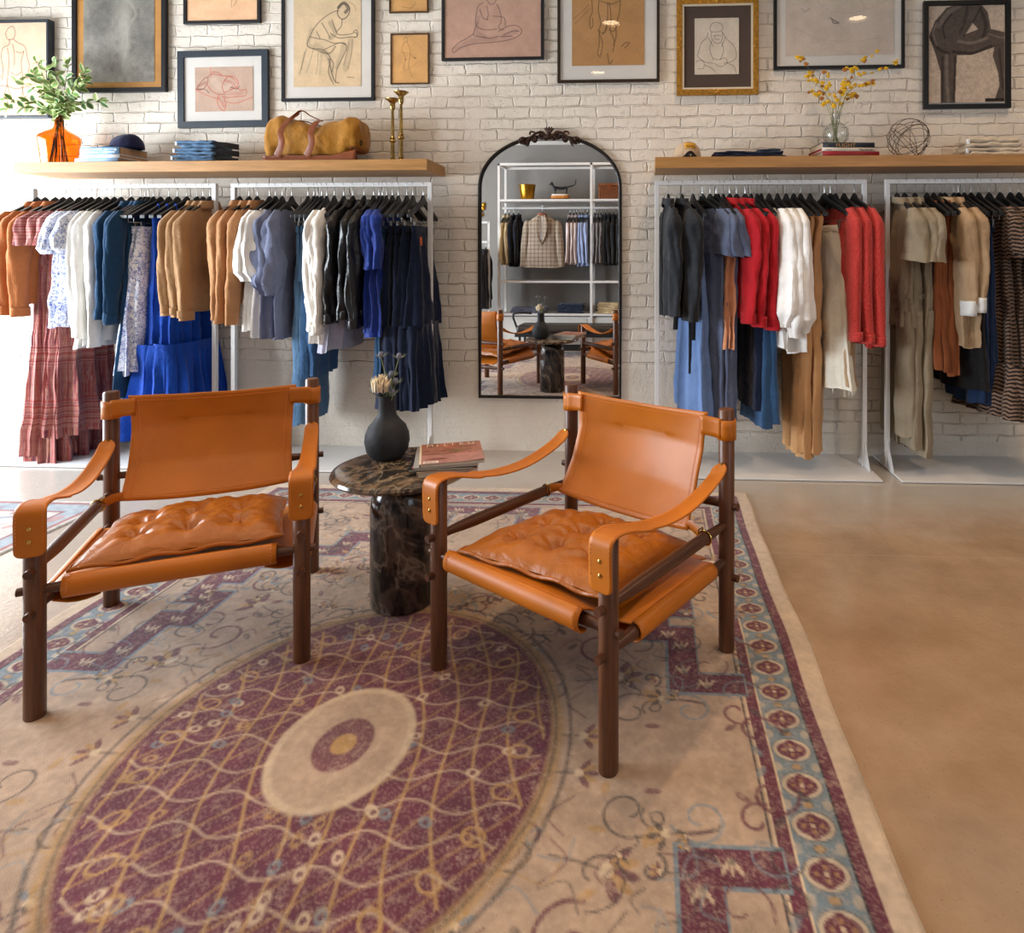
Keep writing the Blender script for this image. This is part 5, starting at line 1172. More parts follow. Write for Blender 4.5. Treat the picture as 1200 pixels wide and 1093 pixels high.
for (x, z) in ((0, .017), (0, H10-.017), (-W10/2+.017, H10/2), (W10/2-.017, H10/2)):
    for k in range(7): a = k/7*2*PI; g.ball((x+.012*math.cos(a), -.037, z+.007*math.sin(a)), .006, 8, 5, (1, .5, 1))
    g.ball((x, -.038, z), .009, 10, 6, (1, .6, 1))
for sgn in (-1, 1):
    for zz in (.006, H10-.006): pass
g.obj('frame_carving', FR['gilt'], r10)
# 11: pale faint sheet
b11 = px_box(907, 1061, -66, 80)
s11 = [dict(p=[(940, 8), (944, 12), (950, 8)], a=.6), dict(p=[(974, 20), (980, 24), (984, 26), (978, 26), (976, 22)], w=.008, a=.7), dict(p=[(956, -6), (970, 10), (1000, 14), (1030, 6), (1046, -4)], a=.25, c='#8c6a58'), dict(p=[(930, 30), (960, 44), (1000, 48), (1034, 44)], a=.18), dict(p=[(1010, 0), (1016, 10)], a=.3)]
framed('wide pale sheet with faint ink specks in a black frame above the orchids', b11, .020, .026, FR['ebony'], [(0, matW, 'mat_board')], ins_px(b11, 921, 1048, -50, 64), sketch(s11, (921, 1048, -50, 64), '#4a4440', .0036), paper='#cdbdae')
# 12: dark charcoal bent figure
b12 = px_box(1083, 1185, 0, 127)
def d12(C, w, h):
    C.noise(.08, .06); C.noise(.06, .01)
    def T(pts): return [((u-1089)/(1178-1089)*w, (120-v)/(120-6)*h) for u, v in pts]
    dk, md, lt = '#2e2825', '#4a413c', '#8a7d72'
    C.poly(T([(1089, 42), (1096, 24), (1110, 8), (1124, 4), (1150, 4), (1158, 14), (1162, 34), (1178, 38), (1178, 52), (1164, 56), (1140, 64), (1122, 64), (1121, 90), (1120, 120), (1103, 120), (1103, 84), (1096, 60)]), md, .95)
    C.poly(T([(1166, 54), (1178, 50), (1178, 118), (1166, 118), (1172, 100), (1170, 84), (1164, 66)]), md, .95); C.poly(T([(1155, 115), (1178, 115), (1178, 119), (1155, 119)]), dk, 1)
    C.poly(T([(1131, 40), (1140, 26), (1147, 34), (1142, 36)]), '#b5a493', 1)
    for p, ww, c, a in [([(1092, 44), (1100, 56), (1112, 62)], .02, dk, .7), ([(1100, 30), (1112, 14), (1126, 6)], .025, lt, .35), ([(1108, 44), (1106, 30), (1116, 16)], .012, dk, .6), ([(1118, 60), (1140, 62), (1162, 54)], .018, dk, .7), ([(1110, 64), (1110, 90), (1112, 118)], .02, lt, .4), ([(1105, 66), (1105, 118)], .012, dk, .7), ([(1120, 66), (1119, 92), (1118, 118)], .010, dk, .7),
        ([(1130, 42), (1144, 20), (1150, 8)], .012, dk, .6), ([(1150, 10), (1156, 30), (1152, 44)], .02, dk, .6), ([(1124, 48), (1140, 50), (1158, 44)], .018, lt, .45), ([(1172, 58), (1174, 84), (1176, 104)], .014, dk, .6), ([(1134, 8), (1132, 22), (1126, 38)], .02, dk, .5), ([(1160, 40), (1172, 44), (1178, 44)], .012, lt, .4), ([(1098, 26), (1094, 38), (1098, 52)], .012, lt, .4)]: C.line(T(p), ww, c, a)
    C.noise(.12, .02); C.noise(.14, .006)
framed('dark charcoal drawing of a bent-over figure in a heavy black frame at far right', b12, .028, .032, FR['ebony'], [], ins_px(b12, 1089, 1178, 6, 120), d12, paper='#b5a493', glass=False)
# ================================================================== things on the left shelf
def glass_mat(name, col, rough=.02, ior=1.45):
    t = NT(name); setp(t, rough, trans=1, ior=ior); t.p.inputs['Base Color'].default_value = lin(col); return t.m
amber = glass_mat('amber_glass', '#f3a03c')
AX, AY = -3.713, -.185
ab = thing('glass_bottle', 'amber glass bottle holding leafy branches at left end of the left shelf', 'vase', (AX, AY, SZ))
out = [(.0001, 0), (.082, 0), (.092, .006), (.104, .09), (.112, .135), (.108, .15), (.07, .175), (.035, .19), (.026, .205), (.024, .255), (.027, .26), (.027, .268), (.021, .268), (.021, .205)]
inn = [(.032, .186), (.068, .17), (.104, .147), (.107, .134), (.099, .09), (.088, .01), (.0001, .006)]
G().lathe([(a, b*1.21) for a, b in out+inn], 56).obj('bottle_glass', amber, ab)
leafM = NT('variegated_leaf'); setp(leafM, .5, spec=.35)
_x, _y, _z = leafM.xyz(leafM.n('ShaderNodeUVMap').outputs[0]) if False else leafM.xyz()
_a = leafM.n('ShaderNodeVertexColor', layer_name='Col').outputs[0]; leafM.link(_a, 'Base Color')
twig = M('brown_twig', '#4a3324', .8, var=.3, vs=40, bump=.0006)
BRL = ['tip at far left, drooping', 'upper of the far left tips', 'lower left, hanging to the bottle shoulder', 'reaching up left of the tallest ones', 'tallest at left of centre', 'tallest at the middle', 'short upright just right of the tallest',
       'tall upright at right, against the dark frame', 'right-hand upright, highest leaf cluster', 'right side, second cluster from the top', 'right side, middle height', 'reaching farthest right', 'lower right, leaning outwards', 'short, drooping right over the neck', 'behind the others on the left', 'behind the others in the centre']
rnd = random.Random(3)
class LG(G):
    def __init__(s): super().__init__(); s.c = []
    def leaf(s, p, d, up, L, W, c1, c2):
        d = Vector(d).normalized(); sd = d.cross(Vector(up)); sd = sd.normalized() if sd.length > .01 else d.orthogonal().normalized(); n = sd.cross(d); vs = []; b = len(s.v)
        for j in range(7):
            v = j/6; wd = W*math.sin(PI*min(1, v*.96+.02))**.8
            for k in range(5):
                q = k/4*2-1; P_ = p+d*(L*v)+sd*(q*wd)+n*(abs(q)*wd*.35-.18*L*v*v); vs.append(P_); s.c.append(c2 if abs(q) > .9 or v > .97 else tuple(lerp(a, b_, .25*abs(q)) for a, b_ in zip(c1, c2)))
        s.add(vs, [(j*5+k, j*5+k+1, (j+1)*5+k+1, (j+1)*5+k) for j in range(6) for k in range(4)])
    def fin(s, o):
        ca = o.data.color_attributes.new('Col', 'FLOAT_COLOR', 'POINT'); f = []
        for c in s.c: f += [c[0], c[1], c[2], 1]
        ca.data.foreach_set('color', f); return o
greens = [lin('#5c8a3c')[:3], lin('#3f6f34')[:3], lin('#7fa055')[:3], lin('#4d7f52')[:3], lin('#90a868')[:3]]; edge = lin('#d9dba0')[:3]
def bpt(u, v, dy=0): X = wx(u, .185); return Vector((X-AX, dy, wz(v, X, .185)-SZ))
tips = [((8, 117), -.02), ((12, 92), .05), ((20, 131), -.08), ((33, 83), .03), ((47, 72), -.03), ((58, 69), .04), ((64, 80), -.08), ((86, 74), -.03), ((92, 80), .05), ((101, 92), .0), ((106, 104), -.06), ((117, 117), .02), ((100, 128), -.09), ((76, 134), -.12), ((42, 100), .08), ((72, 95), .09)]
for i, ((u, v), dy) in enumerate(tips):
    br_ = thing('leafy_branch', 'leafy green branch in the amber bottle, '+BRL[i], 'plant', (AX, AY, SZ), group='leafy branches in the amber bottle')
    tip = bpt(u, v, dy); a0 = rnd.uniform(0, 6.28); bot = Vector((.05*math.cos(a0), .05*math.sin(a0), .012)); nk = Vector((.010*math.cos(i), .010*math.sin(i), .318)); mid = nk.lerp(tip, .45)+Vector((0, 0, .03))
    st = catmull([bot, nk.lerp(bot, .5), nk, mid, tip], 6); G().tube(st, [lerp(.0028, .0011, k/(len(st)-1)) for k in range(len(st))], 6).obj('twig', twig, br_)
    g = LG(); n = 9
    for k in range(n):
        t = .50+.5*(k+.5)/n; p = st[int(t*(len(st)-1))]; dr = (tip-mid).normalized()
        for q in (-1, 1):
            sd = dr.cross(Vector((rnd.uniform(-1, 1), rnd.uniform(-1, .2), rnd.uniform(-1, 1)))).normalized()
            d = (dr*rnd.uniform(.3, 1)+sd*.9*q+Vector((0, rnd.uniform(-.3, .1), rnd.uniform(-.1, .3)))).normalized()
            g.leaf(p, d, (rnd.uniform(-.4, .4), -1, rnd.uniform(-.2, .8)), rnd.uniform(.046, .066), rnd.uniform(.013, .019), rnd.choice(greens), edge)
    g.leaf(tip-(tip-mid).normalized()*.01, tip-mid, (0, -1, .2), .045, .011, greens[0], edge)
    g.fin(g.obj('leaves', leafM.m, br_, auto=False))

def hardback(label, cx_, dd, z, w, h, t, col, rz, group, spinetext=None, page='#b58f6a', tcol=None, tsize=.012, ty=0.0):
    """a closed hardback lying flat, spine towards the room"""
    r = thing('hardback_book', label, 'book', (cx_, -dd, z), rz, group); cm = M('cover_'+col[1:], col, .5, var=.06, vs=20, bump=.0002)
    G().box((0, .002, t/2), (w-.006, h-.008, t-.005)).obj('pages', M('pages_'+page[1:], page, .85, var=.12, vs=60, bump=.0004, bs=500), r, smooth=False)
    g = G().box((0, 0, t-.0015), (w, h, .003)).box((0, 0, .0015), (w, h, .003)); g.obj('cover_boards', cm, r, smooth=False)
    g = G(); g.grid(lambda u, v: (lerp(-w/2, w/2, u), -h/2-.004*math.sin(PI*v)-.0005, t*v), 4, 8); g.obj('spine', cm, r, solid=.0015)
    if spinetext:
        for (s_, x, sz, dz, sxx) in spinetext: text('spine_lettering', s_, sz, M('print_'+(tcol or '#ffffff')[1:], tcol or '#ffffff', .5, var=0, bump=0), r, (x, -h/2-.0062, dz), (PI/2, 0, 0), .0003, sxx)
    return r
gB = 'books lying on the left shelf'
hardback('pale blue hardback at the bottom of the left shelf stack', -3.362, .185, SZ, .29, .22, .027, '#9cc0e2', -.05, gB)
hardback('white hardback in the middle of the left shelf stack', -3.345, .185, SZ+.027, .268, .21, .0235, '#e6e6e8', -.05, gB)
hardback('mid blue hardback with white lettering topping the left shelf stack', -3.345, .185, SZ+.0505, .262, .21, .0455, '#6f97bd', -.05, gB, [('CAMERA PICTURES', -.115, .0155, .026, 1.0), ('Tales in the House', -.115, .0145, .008, .95), ('Author & Poet', .03, .012, .027, .95), ('Noted Sketches', .03, .012, .010, .95), ('*', .100, .035, .010, 1)], tcol='#f4f6f8')
# navy cap
def cap(label, loc, rz, cm, bm, sc=1.0, patch=None):
    r = thing('baseball_cap', label, 'cap', loc, rz)
    def cr(u, v):
        a = u*2*PI; ph = v*PI/2; rr = math.cos(ph)**.75; sq = 1+.03*math.cos(2*a)
        return (.098*sc*rr*math.cos(a)*sq*1.02, .082*sc*rr*math.sin(a), .002+sc*(.098*math.sin(ph)**.9)*(1+.06*math.cos(a)))
    G().grid(cr, 48, 14, cu=True).wob(.004*sc, 18, 4).obj('crown', cm, r, solid=.002)
    for k in range(6):
        a = k*PI/3+PI/6; G().tube([Vector(cr(a/(2*PI), v/10))*1.008 for v in range(0, 11)], .0012, 5).obj('crown_seam', cm, r)
    G().ball((0, 0, .1*sc), .007, 10, 6, (1, 1, .6)).obj('top_button', cm, r)
    def brm(u, v):
        a = lerp(-1.15, 1.15, u); e = .075*v*math.cos(a)**.6
        return (-(.094*sc*math.cos(a)+e*sc), .082*sc*math.sin(a)*(1+.05*v), .008-.012*v*v-.022*(math.sin(a)**2)*v+.010)
    G().grid(brm, 25, 8).obj('brim', bm, r, solid=.003)
    return r
navyC = M_fabric('navy_cotton_twill', '#1d1d3c'); khaki = M_fabric('beige_cap_cotton', '#b59c80')
cp_ = cap('navy baseball cap resting on the blue book', (-3.265, -.185, SZ+.097), .15, navyC, navyC, .92)
for (x, z) in ((-.062, .075), (-.050, .085)): G().ball((x, -.045, z), .0035, 8, 5, (1, .5, 1)).obj('embroidered_mark', M('white_thread', '#e8e6e0', .7, var=0, bump=0), cp_)
def jeans_fold(label, loc, w, d, t, rz, m, endm, group, seed, taper=.6, tagm=None):
    r = thing('folded_jeans', label, 'jeans', loc, rz, group)
    for k in (0, 1):
        z0 = t*.48*k; g = G()
        def fn(u, v):
            a = u*2*PI; x = lerp(-w/2, w/2, v); hh = t*.31*(1-.45*v*(1-taper))*(1+.12*math.sin(v*9+seed)); c, s_ = math.cos(a), math.sin(a)
            return (x-.012*k, d/2*math.copysign(abs(c)**.6, c)*(1-.12*v), z0+t*.25+hh*math.copysign(abs(s_)**.8, s_)*(1 if v not in (0, 1) else .5))
        g.grid(fn, 36, 22, cu=True); nn = 36
        g.add([(-w/2-.004-.012*k, 0, z0+t*.25), (w/2+.004-.012*k, 0, z0+t*.25)], [])
        b = len(g.v); g.f += [(i, (i+1) % nn, b-2) for i in range(nn)]+[(21*nn+i, 21*nn+(i+1) % nn, b-1) for i in range(nn)]
        g.wob(.007, 20, seed+k).wob(.003, 50, seed).obj('folded_leg', m, r)
    if endm:
        g = G()
        for k in range(2): g.tube([(w/2-.01, -d*.3, t*(.3+.35*k)), (w/2+.045, -d*.15, t*(.26+.33*k)), (w/2+.09, .02, t*(.2+.3*k))], t*.17, 10, asp=1.4)
        g.wob(.003, 30, seed).obj('inner_leg_end', endm, r)
    if tagm: G().box((-w/2-.016, -d/2+.012, t*.55), (.012, .014, t*.5)).obj('paper_tag', tagm, r, smooth=False, bevel=.001)
    return r
tagM = M('white_paper_tag', '#e6e8ee', .7, var=0, bump=0); dgr = M_fabric('dark_grey_denim_inside', '#26282c', 'denim', col2='#4a4c50')
for k in range(3): jeans_fold(('bottom', 'middle', 'top')[k]+' pair of folded light jeans in the stack beside the mustard bag', (-2.755+.008*k, -.20, SZ+.001+.044*k), .245-.012*k, .20, .045, -.04, FB['jean'], dgr, 'folded light jeans on the left shelf', 60+k, .75, tagM)
# mustard duffel bag
must = M_fabric('mustard_waxed_canvas', '#a06c1e', var=.16, rough=.7); lthB = M_leather('saddle_leather', '#7c3e1a', .4, crease=.004)
bag = thing('duffel_bag', 'mustard canvas duffel bag with brown leather straps on the left shelf', 'bag', (-2.03, -.175, SZ))
BW = .56
def bagf(u, v):
    a = u*2*PI-PI/2; x = (v-.5)*BW; c, s_ = math.cos(a), math.sin(a)
    topz = .268-.050*math.sin(PI*min(1, max(0, (v-.12)/.78)))**1.2*(.7)+.02*math.exp(-((v-.18)/.12)**2); e = min(1, min(v, 1-v)/.035)**.45
    lowr = .028 if v < .72 else .030+.05*(v-.72)/.28
    z = (topz+lowr)/2+(topz-lowr)/2*math.copysign(abs(s_)**.5, s_)*(.90+.10*e)+.006*math.sin(v*23+2*c); y = .122*math.copysign(abs(c)**.5, c)*(.90+.10*e)*(1-.25*max(0, s_))*(1-.10*math.sin(PI*v)*max(0, -s_))
    return (x, y, z)
g = G().grid(bagf, 60, 44, cu=True); nn = 60; g.add([(-BW/2-.006, 0, .1), (BW/2+.006, 0, .11)], []); b = len(g.v)
g.f += [(i, (i+1) % nn, b-2) for i in range(nn)]+[(43*nn+i, 43*nn+(i+1) % nn, b-1) for i in range(nn)]
g.wob(.020, 8, 5).wob(.009, 20, 7).obj('bag_body', must, bag)
g = G(); g.grid(lambda u, v: ((v-.5)*(BW+.02-.03*math.sin(u*PI)), .128*math.cos(lerp(PI, 2*PI, u))*1.0 if False else lerp(-.125, .125, u), .003+.028*abs(u*2-1)**5+(.012 if v > .8 else 0)*abs(u*2-1)**3), 30, 30); g.wob(.003, 18, 3).obj('leather_base', lthB, bag, solid=.004)
G().grid(lambda u, v: ((v-.5)*(BW+.01), -.128+.010*u, .002+u*(.030+(.035*max(0, (v-.72)/.28)))), 6, 30).wob(.002, 20, 2).obj('leather_base_front', lthB, bag, solid=.004)
for k, (xa, xb) in enumerate(((-.185, -.125), (.0, .035))):
    pts = [(xa-.01, -.135, .028), (xa+.03, -.150, .10), (xa+.022, -.148, .17), (xa+.045, -.118, .235), (xb+.02 if k == 0 else xb+.01, -.06, .300 if k == 0 else .255)]
    G().tube(catmull(pts, 6), .019, 8, asp=.10, up=(1, 0, 0)).obj('leather_strap', lthB, bag)
G().tube(catmull([(-.13, -.10, .245), (-.105, -.06, .305), (-.075, -.05, .315), (-.03, -.05, .285), (.05, -.07, .25)], 6), .013, 8, asp=.3, up=(0, 1, 0)).obj('carry_handle', lthB, bag)
for x in (-BW/2-.006, BW/2+.01): G().tube([(x, -.06+.014*math.cos(a), .115+.016*math.sin(a)) for a in [i*PI/6 for i in range(12)]], .0028, 6, closed=True).obj('d_ring', M('dark_steel_ring', '#3a3a3c', .35, 1, var=0, bump=0), bag)
G().tube(catmull([(-BW/2+.01, -.07, .235), (-.1, -.04, .258), (.05, -.03, .222), (.18, -.04, .25), (BW/2-.01, -.06, .24), (BW/2, -.09, .15), (BW/2-.04, -.10, .07)], 6), .004, 6).obj('edge_piping', lthB, bag)
# candlesticks
bm_ = M('aged_brass', '#a88a50', .22, 1, var=.25, vs=40, bump=.0002)
def candlestick(label, X, d, H):
    r = thing('candlestick', label, 'candlestick', (X, -d, SZ), group='brass candlesticks on the left shelf'); p = lambda t: t*H
    G().lathe([(.0001, 0), (.047, 0), (.048, .004), (.036, .009), (.014, .016), (.011, .022)], 40).obj('foot', bm_, r)
    G().lathe([(.011, .022), (.0175, .028), (.0175, .032), (.014, .035), (.012, H*.30), (.011, H*.32), (.020, H*.335), (.021, H*.345), (.019, H*.36), (.013, H*.372), (.017, H*.39), (.011, H*.41), (.0085, H*.80), (.009, H*.82)], 10).obj('shaft', bm_, r)
    G().lathe([(.009, H*.82), (.015, H*.85), (.0165, H*.90), (.015, H*.925), (.022, H*.945), (.043, H*.985), (.044, H*.995), (.03, H*.975), (.012, H*.95), (.0001, H*.93)], 40).obj('drip_cup', bm_, r)
candlestick('shorter fluted brass candlestick, left one beside the mustard bag', -1.575, .16, .400)
candlestick('taller fluted brass candlestick at the right end of the left shelf', -1.50, .215, .430)

# ================================================================== things on the right shelf
c2 = cap('beige cap with yellow patch, brim tucked back, at left end of the right shelf', (.235, -.19, SZ), -1.45, khaki, khaki, 1.02)
G().grid(lambda u, v: (.095-.006*v-.004*(2*u-1)**2, (u-.5)*.062, .056+.034*v), 6, 4).obj('yellow_patch', M('ochre_patch', '#d39a2c', .7, var=.1, bump=0), c2, solid=.002)
text('patch_letters', 'NICE HATS', .0115, M('dark_thread', '#5c3414', .7, var=0, bump=0), c2, (.0985, -.028, .066), (PI/2, 0, PI/2), .0008, .85)
G().grid(lambda u, v: (.1055-.0016*v*10*abs(u-.5), (u-.5)*.098*(1-.25*v), .001+.040*v*math.sin(PI*(.08+.84*u))), 16, 6).obj('back_opening_shade', M('cap_opening_shade', '#1c1612', .9, var=0, bump=0), c2, solid=.002)  # dark patch on the crown standing in for shade inside the opening
jeans_fold('dark blue jeans folded flat behind the beige cap on the right shelf', (.60, -.19, SZ+.001), .40, .20, .040, 0, FB['inky'], None, 'folded dark jeans on the right shelf', 80, 1)
jeans_fold('smaller fold of dark jeans tossed on the flat pair', (.72, -.20, SZ+.034), .13, .13, .022, .1, FB['navy'], None, 'folded dark jeans on the right shelf', 83, 1)
gR = 'books under the orchid vase'
hardback('red hardback at the bottom of the stack under the orchid vase', 1.152, .18, SZ, .332, .235, .0295, '#8e1620', .10, gR, [('A GREAT IMAGE ANGELS OF THE MODERN AGE', -.11, .0085, .008, 1)], page='#a08a78', tcol='#a8504a')
hardback('white hardback in the middle of the stack under the orchid vase', 1.142, .18, SZ+.0295, .315, .225, .022, '#cfc4b6', .10, gR, [('L. Benson', -.14, .010, .005, 1), ('The World', .06, .017, .004, 1)], page='#8a3a34', tcol='#2a2622')
hardback('dark navy book with gold FLIGHT lettering under the orchid vase', 1.142, .18, SZ+.0515, .303, .22, .030, '#1a2230', .10, gR, [('FLIGHT', -.076, .031, .003, 1.15), ('oo', -.135, .012, .008, 1)], page='#b09a80', tcol='#b38a48')
gv = thing('glass_vase', 'round cut glass vase of yellow orchids standing on the stacked books', 'vase', (1.115, -.175, SZ+.0815))
clr = glass_mat('cut_clear_glass', '#f4f6f4', .01, 1.35); g = G()
outp = [(.0001, 0), (.03, 0), (.05, .010), (.068, .035), (.074, .066), (.069, .098), (.050, .122), (.032, .134), (.022, .146), (.020, .165), (.024, .185), (.033, .196)]; innp = [(.031, .196), (.022, .184), (.018, .165), (.020, .146), (.030, .132), (.048, .120), (.066, .096), (.071, .066), (.065, .036), (.047, .013), (.0001, .008)]
g.lathe(outp+innp, 22).obj('vase_glass', clr, gv, smooth=False)
pet = M('yellow_orchid_petal', '#e0b018', .6, var=.15, vs=60, bump=0); petb = M('rusty_orchid_sepal', '#a86a28', .7, var=.2, vs=60, bump=0); sg = M('orchid_stem_green', '#77824e', .7, var=.2, vs=40, bump=0)
def opt(u, v, dy=0): X = wx(u, .175); return Vector((X-1.115, dy, wz(v, X, .175)-SZ-.0815))
sprays = [[(976, 150), (970, 118), (955, 90), (944, 76), (937, 66)], [(977, 150), (974, 124), (965, 108), (952, 98), (940, 92)], [(979, 150), (984, 120), (996, 95), (1004, 78), (1018, 64), (1032, 57)], [(979, 152), (988, 120), (999, 104), (1016, 98), (1024, 97)], [(981, 152), (990, 116), (1002, 92), (1024, 84), (1046, 76), (1052, 73)], [(977, 150), (975, 120), (968, 100), (966, 84)],
          [(980, 152), (985, 128), (998, 112), (1008, 110)], [(978, 150), (976, 128), (984, 112), (990, 100)], [(976, 150), (969, 124), (960, 112), (950, 108)], [(979, 150), (984, 118), (990, 96), (992, 78)]]
SPL = ['bending to the upper left tip', 'lower of the two far left stems', 'arching to the highest tip', 'right side, below the two long arches', 'reaching farthest right across the black frame', 'upright, left of centre', 'short one leaning right above the vase', 'short upright one at the middle', 'lowest one on the left', 'straight one right of the middle']
for i, sp_ in enumerate(sprays):
    rr = thing('orchid_spray', 'thin stem of tiny yellow orchids, '+SPL[i], 'flower', (1.115, -.175, SZ+.0815), group='yellow orchid sprays'); rn = random.Random(i+50); dy = rn.uniform(-.06, .05)
    pts = [opt(u, v, dy*k/len(sp_)) for k, (u, v) in enumerate(sp_)]; pts = [Vector((rn.uniform(-.02, .02), rn.uniform(-.02, .02), .01))]+pts; st = catmull(pts, 6)
    G().tube(st, [lerp(.0018, .0007, k/(len(st)-1)) for k in range(len(st))], 5).obj('stem', sg, rr)
    for k in range(12):
        t = .55+.45*rn.random(); p = st[int(t*(len(st)-1))]+Vector((rn.uniform(-.018, .018), rn.uniform(-.02, .01), rn.uniform(-.012, .02))); s_ = rn.uniform(.8, 1.45)
        g = G()
        for q in range(4 if s_ > .8 else 3):
            a = q*PI/2*(.9)+rn.uniform(0, .6); g.ball(p+Vector((math.cos(a)*.006*s_, -.002, math.sin(a)*.005*s_)), .0062*s_, 8, 5, (1, .35, .8))
        g.obj('orchid_bloom', pet if rn.random() < .74 else petb, rr)
wireM = M('rusted_wire', '#4e4030', .5, .7, var=.3, vs=60, bump=.0004)
orb = thing('wire_sphere', 'openwork wire sphere standing on the right shelf beside the books', 'ornament', (1.535, -.17, SZ)); rn = random.Random(12); RO = .118
for i in range(12):
    ax = Vector((rn.uniform(-1, 1), rn.uniform(-1, 1), rn.uniform(-1, 1))).normalized(); e1 = ax.orthogonal().normalized(); e2 = ax.cross(e1); off = rn.uniform(-.55, .55)*RO; rad = math.sqrt(RO*RO-off*off)
    G().tube([ax*off+(e1*math.cos(q)+e2*math.sin(q))*rad*(1+.012*math.sin(5*q+i))+Vector((0, 0, RO+.002)) for q in [k*2*PI/40 for k in range(40)]], .0016, 5, closed=True).obj('wire_ring', wireM, orb)
pwf = M_fabric('cream_folded_denim', '#cdbfa8')
for k in range(2): jeans_fold(('lower', 'upper')[k]+' pair of folded cream trousers at the right end of the right shelf', (1.995, -.18, SZ+.001+.053*k), .30-.01*k, .20, .054, 0, pwf, None, 'folded cream trousers on the right shelf', 90+k, 1, tagM)
# ================================================================== shelving opposite the mirror (seen reflected)
UX0, UX1, UYF, UYB = -1.94, .95, -4.30, -4.70
un = thing('open_shelving', 'tall white metal open shelving against the grey wall, reflected in the mirror', 'shelving', ((UX0+UX1)/2, (UYF+UYB)/2, 0))
ucx, ucy = (UX0+UX1)/2, (UYF+UYB)/2; s = .032; g = None
for x in (UX0, -.73, UX1):
    for y in (UYF, UYB): G().box((x-ucx, y-ucy, 1.23), (s, s, 2.44)).obj('upright', M_white, un, smooth=False, bevel=.002)
g = G()
for y in (UYF, UYB): g.box((0, y-ucy, 2.435), (UX1-UX0+s, s, s))
for x in (UX0, -.73, UX1): g.box((x-ucx, 0, 2.435), (s, UYF-UYB, s))
g.obj('top_frame', M_white, un, smooth=False)
for z in (1.965, .905, .478):
    for a, b in ((UX0, -.73), (-.73, UX1)): G().box(((a+b)/2-ucx, 0, z), (b-a-s, UYF-UYB+.03, .028)).obj('shelf_board', M_white, un, smooth=False, bevel=.002)
G().box((0, 0, 1.878), (UX1-UX0, .026, .026)).obj('hanging_bar', M_white, un, smooth=False)
cb = thing('low_cabinet', 'low white cabinet with dark plinth under the open shelving', 'cabinet', (ucx, ucy, 0))
G().box((0, 0, .27), (UX1-UX0-.04, .36, .36)).obj('cabinet_body', M_bw, cb, smooth=False); G().box((0, .01, .045), (UX1-UX0-.06, .34, .09)).obj('plinth', M('dark_plinth', '#26231f', .6, bump=0), cb, smooth=False)
for i in range(5): G().box((lerp(UX0, UX1, (i+.5)/5)-ucx, .183, .27), (.56, .012, .33)).obj('cabinet_door', M_bw, cb, smooth=False, bevel=.002)
SB = 1.979
bk_ = thing('brass_bucket', 'brass bucket on the top board of the reflected shelving', 'bucket', (-1.60, -4.47, SB)); bb = M('bucket_brass', '#b8892e', .28, 1, var=.2, vs=20, bump=0)
G().lathe([(.0001, 0), (.082, 0), (.085, .004), (.112, .20), (.118, .203), (.112, .206), (.080, .008), (.0001, .008)], 40).obj('bucket_body', bb, bk_)
G().tube([(.118*math.cos(a), -.035, .20+.02*math.sin(a)) for a in [k*PI/14 for k in range(15)]], .003, 6).obj('bucket_handle', bb, bk_)
blkM = M('matte_black_metal', '#141414', .5, var=.1, bump=0)
for k, (c_, t_) in enumerate((('#22201e', .014), ('#c07820', .036), ('#d8cfc2', .022))):
    hardback(('black book at the bottom of the stack under the cat figure', 'orange book in the stack under the cat figure', 'pale book directly under the cat figure')[k], -1.15, 4.46, SB+sum((.014, .036)[:k]), .25-.02*k, .20, t_, c_, PI+.02, 'books under the cat figure')
ct = thing('cat_figure', 'black metal walking cat figure with raised tail, seen in the mirror', 'figurine', (-1.15, -4.46, SB+.0725)); CM = Matrix.Diagonal((-1, 1, 1))
g = G(); g.tube(catmull([(.085, 0, .095), (.05, 0, .088), (0, 0, .083), (-.05, 0, .09), (-.088, 0, .092)], 5), [.012]+[.022]*5+[.024]*10+[.027]*4+[.014], 12, asp=.8)
for x, k in ((.062, .02), (.082, -.012), (-.062, -.02), (-.086, .014)): g.tube(catmull([(x, .008, .085), (x+k*.6, .008, .045), (x+k, .008, .004), (x+k-.012, .008, .002)], 4), [.011]*5+[.007]*8, 8)
g.tube(catmull([(-.088, 0, .095), (-.104, 0, .118), (-.112, 0, .133)], 4), .014, 10); g.ball((-.122, 0, .142), .021, 12, 8, (1.1, .8, .9)); g.ball((-.142, 0, .136), .010, 8, 6)
for y in (-.010, .010): g.tube([(-.118, y, .155), (-.116, y*1.3, .178)], [.008, .001], 6)
g.obj('cat_body', blkM, ct)
G().tube(catmull([(.085, 0, .095), (.12, 0, .108), (.16, 0, .118), (.19, 0, .14), (.197, 0, .175), (.200, 0, .20)], 5), [.009]*10+[.006]*16, 8).obj('tail', blkM, ct)
ct.rotation_euler = (0, 0, 0)
wk = M('wicker_brown', '#7a4622', .7, var=.3, vs=50, bump=.004, bs=70); bsk = thing('wicker_basket', 'brown wicker hamper on the top board of the reflected shelving', 'basket', (-.42, -4.46, SB))
G().box((0, 0, .085), (.44, .30, .17)).obj('basket_body', wk, bsk, smooth=False, bevel=.012); G().box((0, 0, .187), (.455, .315, .034)).obj('basket_lid', wk, bsk, smooth=False, bevel=.01); G().box((-.08, .16, .16), (.05, .008, .08)).obj('leather_clasp', lthB, bsk, smooth=False, bevel=.002)
g = G()
for i in range(16): x = -.2+i*.027; g.tube([(x, .152, .005), (x, .156, .165)], .004, 5)
g.obj('woven_stakes', wk, bsk)
